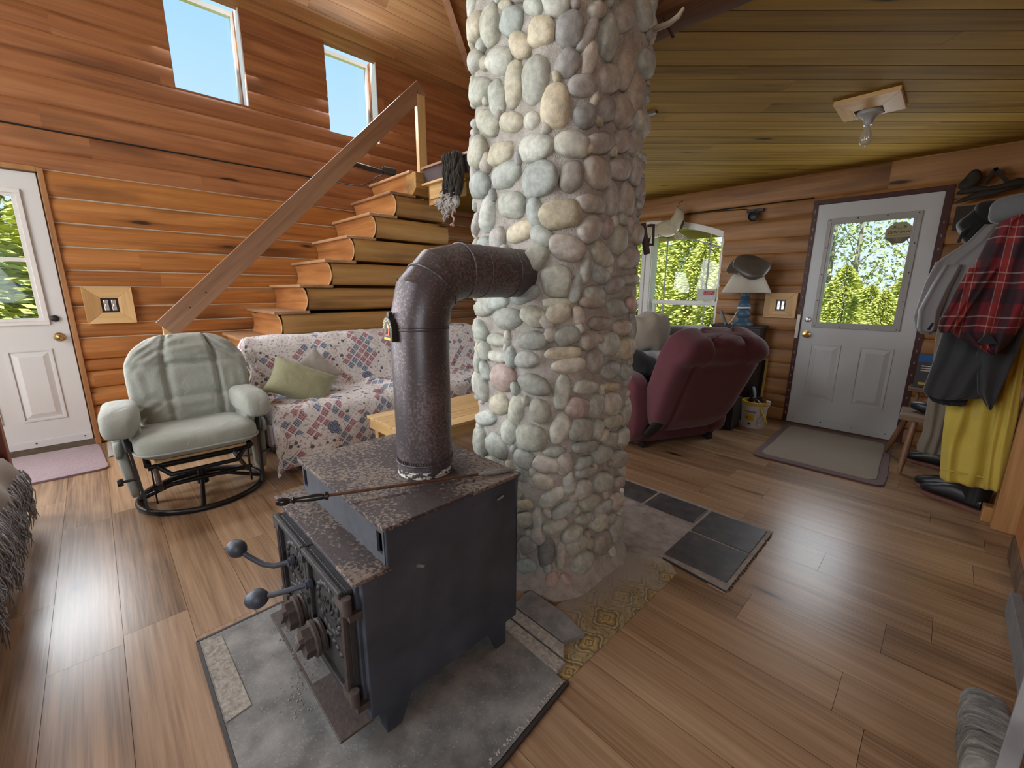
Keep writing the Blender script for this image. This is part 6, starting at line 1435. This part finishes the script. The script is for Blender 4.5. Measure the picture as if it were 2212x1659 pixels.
m = MB(); m.pad((.02, 4.30, 1.71), (.16, .14, .22), rotm('Y', 30), e=.75, n=36, amp=.05, fr=9, seed=3); m.pad((.07, 4.28, 1.80), (.16, .12, .14), e=.8, n=30, amp=.04, fr=9, seed=8); m.tube([(-.045, 4.24, 1.60), (-.03, 4.22, 1.66), (.0, 4.22, 1.70)], .012, 6)
tag(m.build('black_gloves', M_blackc, smooth=180), 'black gloves and cap hung above the grey jacket', 'gloves')
AN = thing('antler_rack', 'dark moose antler mounted above the coats', 'antlers', (.05, 4.74, 2.0))
def leafy(m, pts, w_, th):
    pts = [Vector(p) for p in pts]; rings = []
    for p, ww in zip(pts, w_):
        rings.append([(p.x, p.y+th*math.cos(2*math.pi*j/10), p.z+ww*math.sin(2*math.pi*j/10)) for j in range(10)])
    m.rings(rings)
m = MB(); leafy(m, [(-.115, 4.73, 1.99), (-.09, 4.72, 2.0), (-.03, 4.71, 2.005), (.04, 4.70, 1.99), (.10, 4.70, 2.0), (.18, 4.70, 2.02), (.26, 4.71, 2.0)], [.006, .022, .026, .022, .018, .028, .012], .012)
leafy(m, [(-.125, 4.70, 1.915), (-.07, 4.69, 1.935), (.0, 4.68, 1.96), (.08, 4.67, 1.965), (.20, 4.66, 1.985)], [.003, .018, .026, .018, .008], .012); m.build('palm', M_antd, AN, smooth=180)
m = MB(); m.pad((-.055, 4.72, 2.075), (.09, .04, .13), rotm('Y', 28), e=.7, n=30, amp=.03, fr=12, seed=4); m.build('brush_tuft', M_antd, AN, smooth=180)
m = MB(); m.bar((.015, 4.74, 2.04), (.06, 4.74, 2.135), .022, .022); m.bar((.055, 4.74, 2.135), (.14, 4.74, 2.02), .022, .022); m.build('bracket', M_antd, AN)
m = MB(); m.bb(-.10, .03, 4.75, 4.795, 1.73, 1.90); m.build('plaque', plain('dark_plaque', (.03, .022, .016), .6, var=.5), AN)
SH = thing('wall_shelf', 'narrow dark wooden shelf behind the hanging trousers', 'shelf', (0, 4.66, .51))
m = MB(); m.bb(-.145, .20, 4.55, 4.77, .505, .53); m.build('board', M_oldX, SH, bevel=.003)
m = MB(); m.tube([(-.09, 4.66, .02), (-.085, 4.66, .505)], .012, 8); m.bb(.1, .13, 4.6, 4.76, .0, .505); m.build('support', M_legw, SH)
BX = thing('boxed_cable_kit', 'dark box with blue printed top standing on the narrow dark shelf', 'box', (-.06, 4.66, .53))
m = MB(); m.bb(-.125, .02, 4.62, 4.68, .531, .80); m.build('carton', M_boxdark, BX, bevel=.002)
m = MB(); m.bb(-.1255, .0205, 4.6185, 4.62, .735, .795); m.build('blue_band', M_boxblue, BX)
m = MB()
for k in range(3): m.bb(-.10, -.005-.02*k, 4.6175, 4.6195, .70-.018*k, .708-.018*k)
m.bb(-.02, .0, 4.6175, 4.6195, .755, .775); m.build('print_line', M_paper, BX)
m = MB(); m.bb(-.10, -.04, 4.6175, 4.6195, .555, .575); m.build('yellow_print', M_signy, BX)
m = MB(); m.bb(-.03, .015, 4.6175, 4.6195, .60, .68); m.build('blue_print', M_boxblue, BX)
SO = thing('stool', 'weathered plank stool with splayed turned legs beside the right-hand door', 'stool', (-.02, 4.13, 0))
m = MB(); m.prism([(-.145, 3.99), (.16, 3.97), (.17, 4.30), (-.15, 4.30)], .385, .425); m.build('seat', M_oldX, SO, bevel=.008)
for a, b in (((-.06, 4.04, .388), (-.082, 3.98, 0)), ((-.10, 4.26, .388), (-.20, 4.42, 0)), ((.12, 4.03, .388), (.19, 3.96, 0)), ((.12, 4.25, .388), (.2, 4.36, 0))):
    m = MB(); a, b = Vector(a), Vector(b); m.tube([b, b.lerp(a, .4), a], [.012, .020, .016], 12); m.build('leg', M_legw, SO, smooth=60)
m = MB(); m.pad((.02, 4.14, .468), (.12, .24, .085), rotm('Z', 70), e=.8, n=30, amp=.06, fr=8, seed=2); tag(m.build('old_shoe', M_rubber, smooth=180), 'dark old shoe lying on the plank stool', 'shoe')
def boot(nm, label, loc, rz, sh=.24, group=None):
    e = thing(nm, label, 'boot', loc, rz, group); m = MB(); rings = []
    prof = [(-.085, .036, .055, .10), (-.05, .042, .075, .12), (0, .043, .08, .12), (.05, .042, .085, .10), (.10, .044, .075, .085), (.15, .047, .055, .075), (.19, .043, .045, .065), (.215, .025, .032, .045)]
    for x, wd, ht, _ in prof: rings.append([(x, wd*math.copysign(abs(math.cos(2*math.pi*j/20))**.8, math.cos(2*math.pi*j/20)), .022+ht/2*1.25+ht*.62*math.sin(2*math.pi*j/20)) for j in range(20)])
    m.rings(rings)
    rr = []
    for k in range(7):
        t = k/6; z = .05+sh*t; rr.append([(-.035-.010*t+(.062-.0*t)*math.cos(2*math.pi*j/20), (.044+.008*t)*math.sin(2*math.pi*j/20), z) for j in range(20)])
    m.rings(rr); m.build('upper', M_rubber, e, smooth=60, local=True)
    m = MB(); m.prism([(-.095, -.038), (-.03, -.040), (.04, -.034), (.13, -.047), (.20, -.035), (.222, 0), (.20, .035), (.13, .047), (.04, .034), (-.03, .040), (-.095, .038)], 0, .024); m.build('sole', M_sole, e, local=True, bevel=.004, label='reddish brown sole')
    return e
boot('rubber_boot', 'black rubber boot with reddish sole, in front under the yellow overalls', (.235, 3.60, 0), R(152), .12)
boot('rubber_boot', 'black rubber boot behind the front boot under the overalls', (.21, 3.74, 0), R(158), .12)
boot('rubber_boot', 'black boot farther back beneath the beige trousers', (.13, 4.30, 0), R(165), .10); 
# right edge: pine board, grey trestle, birch block
OB = MB(); OB.bb(.385, .43, 2.62, 3.05, .12, 1.1); o = thing('side_table', 'orange stained board end at the right edge of the room', 'furniture', (.42, 2.8, 0)); OB.build('panel', M_orange, o, bevel=.003)
m = MB(); m.bb(.38, .435, 2.62, 3.05, 0, .12); m.build('foot', M_oldX, o, bevel=.003)
TR = thing('trestle', 'weathered grey board trestle at the lower right edge', 'trestle', (.33, 1.9, 0))
M_greyX = plain('grey_board', (.2, .2, .205), .8, var=.35, vs_=12, bs=.4, bscale=40)
m = MB(); m.bar((.362, 2.50, .035), (.292, 1.25, .30), .032, .095); m.build('leg', M_greyX, TR, bevel=.003)
m = MB(); m.bar((.243, 1.28, .03), (.30, 1.62, .66), .032, .095); m.build('leg', M_greyX, TR, bevel=.003)
BL = MB(); rings = []
for k in range(9):
    t = k/8; c = Vector((.195, 1.42+.28*t, .075)); rings.append([(c.x+.055+.05*math.copysign(abs(math.cos(a))**.6, math.cos(a))+.006*noise.noise(Vector((k, math.cos(a)*3, math.sin(a)*3))), c.y, .068+.066*math.copysign(abs(math.sin(a))**.6, math.sin(a))+.005*noise.noise(Vector((k*1.3, math.cos(a)*3, 5)))) for a in [2*math.pi*j/28 for j in range(28)]])
BL.rings(rings); tag(BL.build('firewood_block', M_birch, smooth=50), 'split grey birch firewood block on the floor at the lower right', 'firewood')

# ================================================================ OUTDOORS
m = MB(); m.grid(30, 30, lambda u, v: (-40+80*u, -20+70*v, -.35+.4*noise.noise(Vector((u*5, v*5, 0)))*(1 if (abs(-40+80*u) > 6 or -20+70*v > 7) else 0)))
o = m.build('ground', M_grass, smooth=180, kind='structure')
def foliage(kind, h, r, n, seed):
    rg = random.Random(seed); m = MB()
    for k in range(n):
        if kind == 'spruce':
            t = rg.random()**1.25; z = h*t; rad = r*(1-t)**.75*(.55+.45*rg.random()); a = rg.random()*6.283
            lw = rg.uniform(.018, .035)*h/3; ll = rg.uniform(.10, .22)*h/3; dirn = Vector((math.cos(a), math.sin(a), rg.uniform(-.45, .25))).normalized()
        else:
            t = rg.uniform(.12, 1); z = h*t; rad = r*(.45+.55*math.sin(t*3.0))*rg.random()**.5; a = rg.random()*6.283
            lw = rg.uniform(.03, .06); ll = rg.uniform(.05, .09); dirn = Vector((rg.uniform(-1, 1), rg.uniform(-1, 1), rg.uniform(-1, .4))).normalized()
        p = Vector((rad*math.cos(a), rad*math.sin(a), z)); sd = dirn.cross(Vector((rg.uniform(-1, 1), rg.uniform(-1, 1), rg.uniform(.2, 1)))).normalized()
        m.tone = rg.random(); m.add([p-dirn*ll*.5, p+sd*lw, p+dirn*ll*.5, p-sd*lw], [(0, 1, 2, 3)])
    return m
def tree(nm, label, cat, kind, h, r, n, seed, loc, mat_, group):
    e = thing(nm, label, cat, loc, 0, group)
    f = foliage(kind, h, r, n, seed).build('foliage', mat_, e, local=True, kind='stuff')
    m = MB(); m.tube([(0, 0, -.3), (.02, .01, h*.5), (0, 0, h*.93)], [.02*h, .012*h, .003*h], 8)
    if kind != 'spruce':
        rg = random.Random(seed)
        for k in range(9): a = rg.random()*6.28; z = h*rg.uniform(.3, .8); m.tube([(0, 0, z), (r*.5*math.cos(a), r*.5*math.sin(a), z+h*.10), (r*.8*math.cos(a), r*.8*math.sin(a), z+h*.16)], [.012, .008, .003], 5)
    m.build('trunk', M_bark, e, local=True, smooth=180)
    return e
def copy_tree(o, loc, rz, k, label, group):
    r = o.copy(); COL.objects.link(r); r.location = loc; r.rotation_euler = (0, 0, rz); r.scale = (k, k, k); r['label'] = label; r['group'] = group
    for ch in list(o.children):
        c = ch.copy(); COL.objects.link(c); c.parent = r
    return r
GB, GL, GA = 'spruces beyond the back wall', 'spruces beyond the left-hand door', 'aspens beyond the right-hand door'
LBK = 'sunlit young spruce outside behind the back windows'
sp = tree('spruce_tree', LBK, 'tree', 'spruce', 2.75, 1.35, 6500, 3, (-5.6, 10.2, -.3), M_spruce, GB)
rg = random.Random(31)
for k, (x, y, s_) in enumerate(((-4.4, 10.8, .95), (-6.8, 11.4, 1.1), (-3.6, 10.2, .85), (-5.0, 12.5, 1.15), (-2.8, 11.2, .8), (-8.0, 12.5, 1.2), (-6.0, 13.5, 1.3), (-3.9, 13.2, 1.1), (-2.1, 10.4, .62), (-1.4, 9.8, .62), (-.9, 10.6, .60), (-.3, 10.0, .62), (.3, 10.7, .66), (-1.8, 12.4, .8), (-.6, 12.8, .85), (.6, 12.6, .8), (-1.2, 11.4, .64), (-7.2, 16, 1.5), (-9, 16.5, 1.6), (-5.2, 15.6, 1.45), (-10.6, 15.2, 1.6), (-9.2, 13.5, 1.3))):
    copy_tree(sp, (x, y, -.35), rg.random()*6, s_, LBK, GB)
LLF = 'dense spruce outside the left-hand door window'
for k, (x, y, s_) in enumerate(((-9.6, -1.6, 1.35), (-10.4, -.2, 1.3), (-9.8, -3.0, 1.4), (-11.8, -1.0, 1.7), (-12.2, -2.8, 1.8), (-12.0, .8, 1.55), (-9.2, .6, 1.0))):
    copy_tree(sp, (x, y, -.35), rg.random()*6, s_, LLF, GL)
LAS = 'thin leafy aspen standing behind the sunlit bushes'
asp = tree('aspen_tree', LAS, 'tree', 'aspen', 4.6, 1.0, 1500, 9, (-1.9, 14.0, -.3), M_leaf, GA)
for x, y, s_ in ((-1.0, 15.2, 1.0), (-.2, 16.0, .8), (.6, 14.6, 1.05), (-2.6, 15.0, 1.1), (.2, 17.0, 1.0)): copy_tree(asp, (x, y, -.35), rg.random()*6, s_, LAS, GA)
for k, (z, yy) in enumerate(((4.55, 15.5), (5.15, 17), (5.35, 17.2))):
    m = MB(); m.tube([(-30+3*i, yy, z-.25*math.sin(math.pi*i/20)) for i in range(21)], .018, 5)
    tag(m.build('power_line', M_wire, smooth=60), ['lowest overhead wire seen through the windows', 'middle overhead wire seen through the windows', 'topmost overhead wire seen through the windows'][k], 'wire', 'overhead wires')
m = MB(); m.bb(-4.2, -1.6, 4.95, 5.7, 2.03, 2.08); m.bb(-4.2, -1.75, 5.66, 5.70, 1.93, 2.05); o = m.build('trim_4', M_siding, kind='structure')
m = MB()
for k, (y0, x0) in enumerate(((2.27, 0), (2.31, .4))): m.tube([(-6.3, y0, 2.3), (-6.32, y0+.01*(-1)**k, 3.15), (-6.34, y0+.05*(-1)**k, 3.6)], [.012, .006, .002], 5)
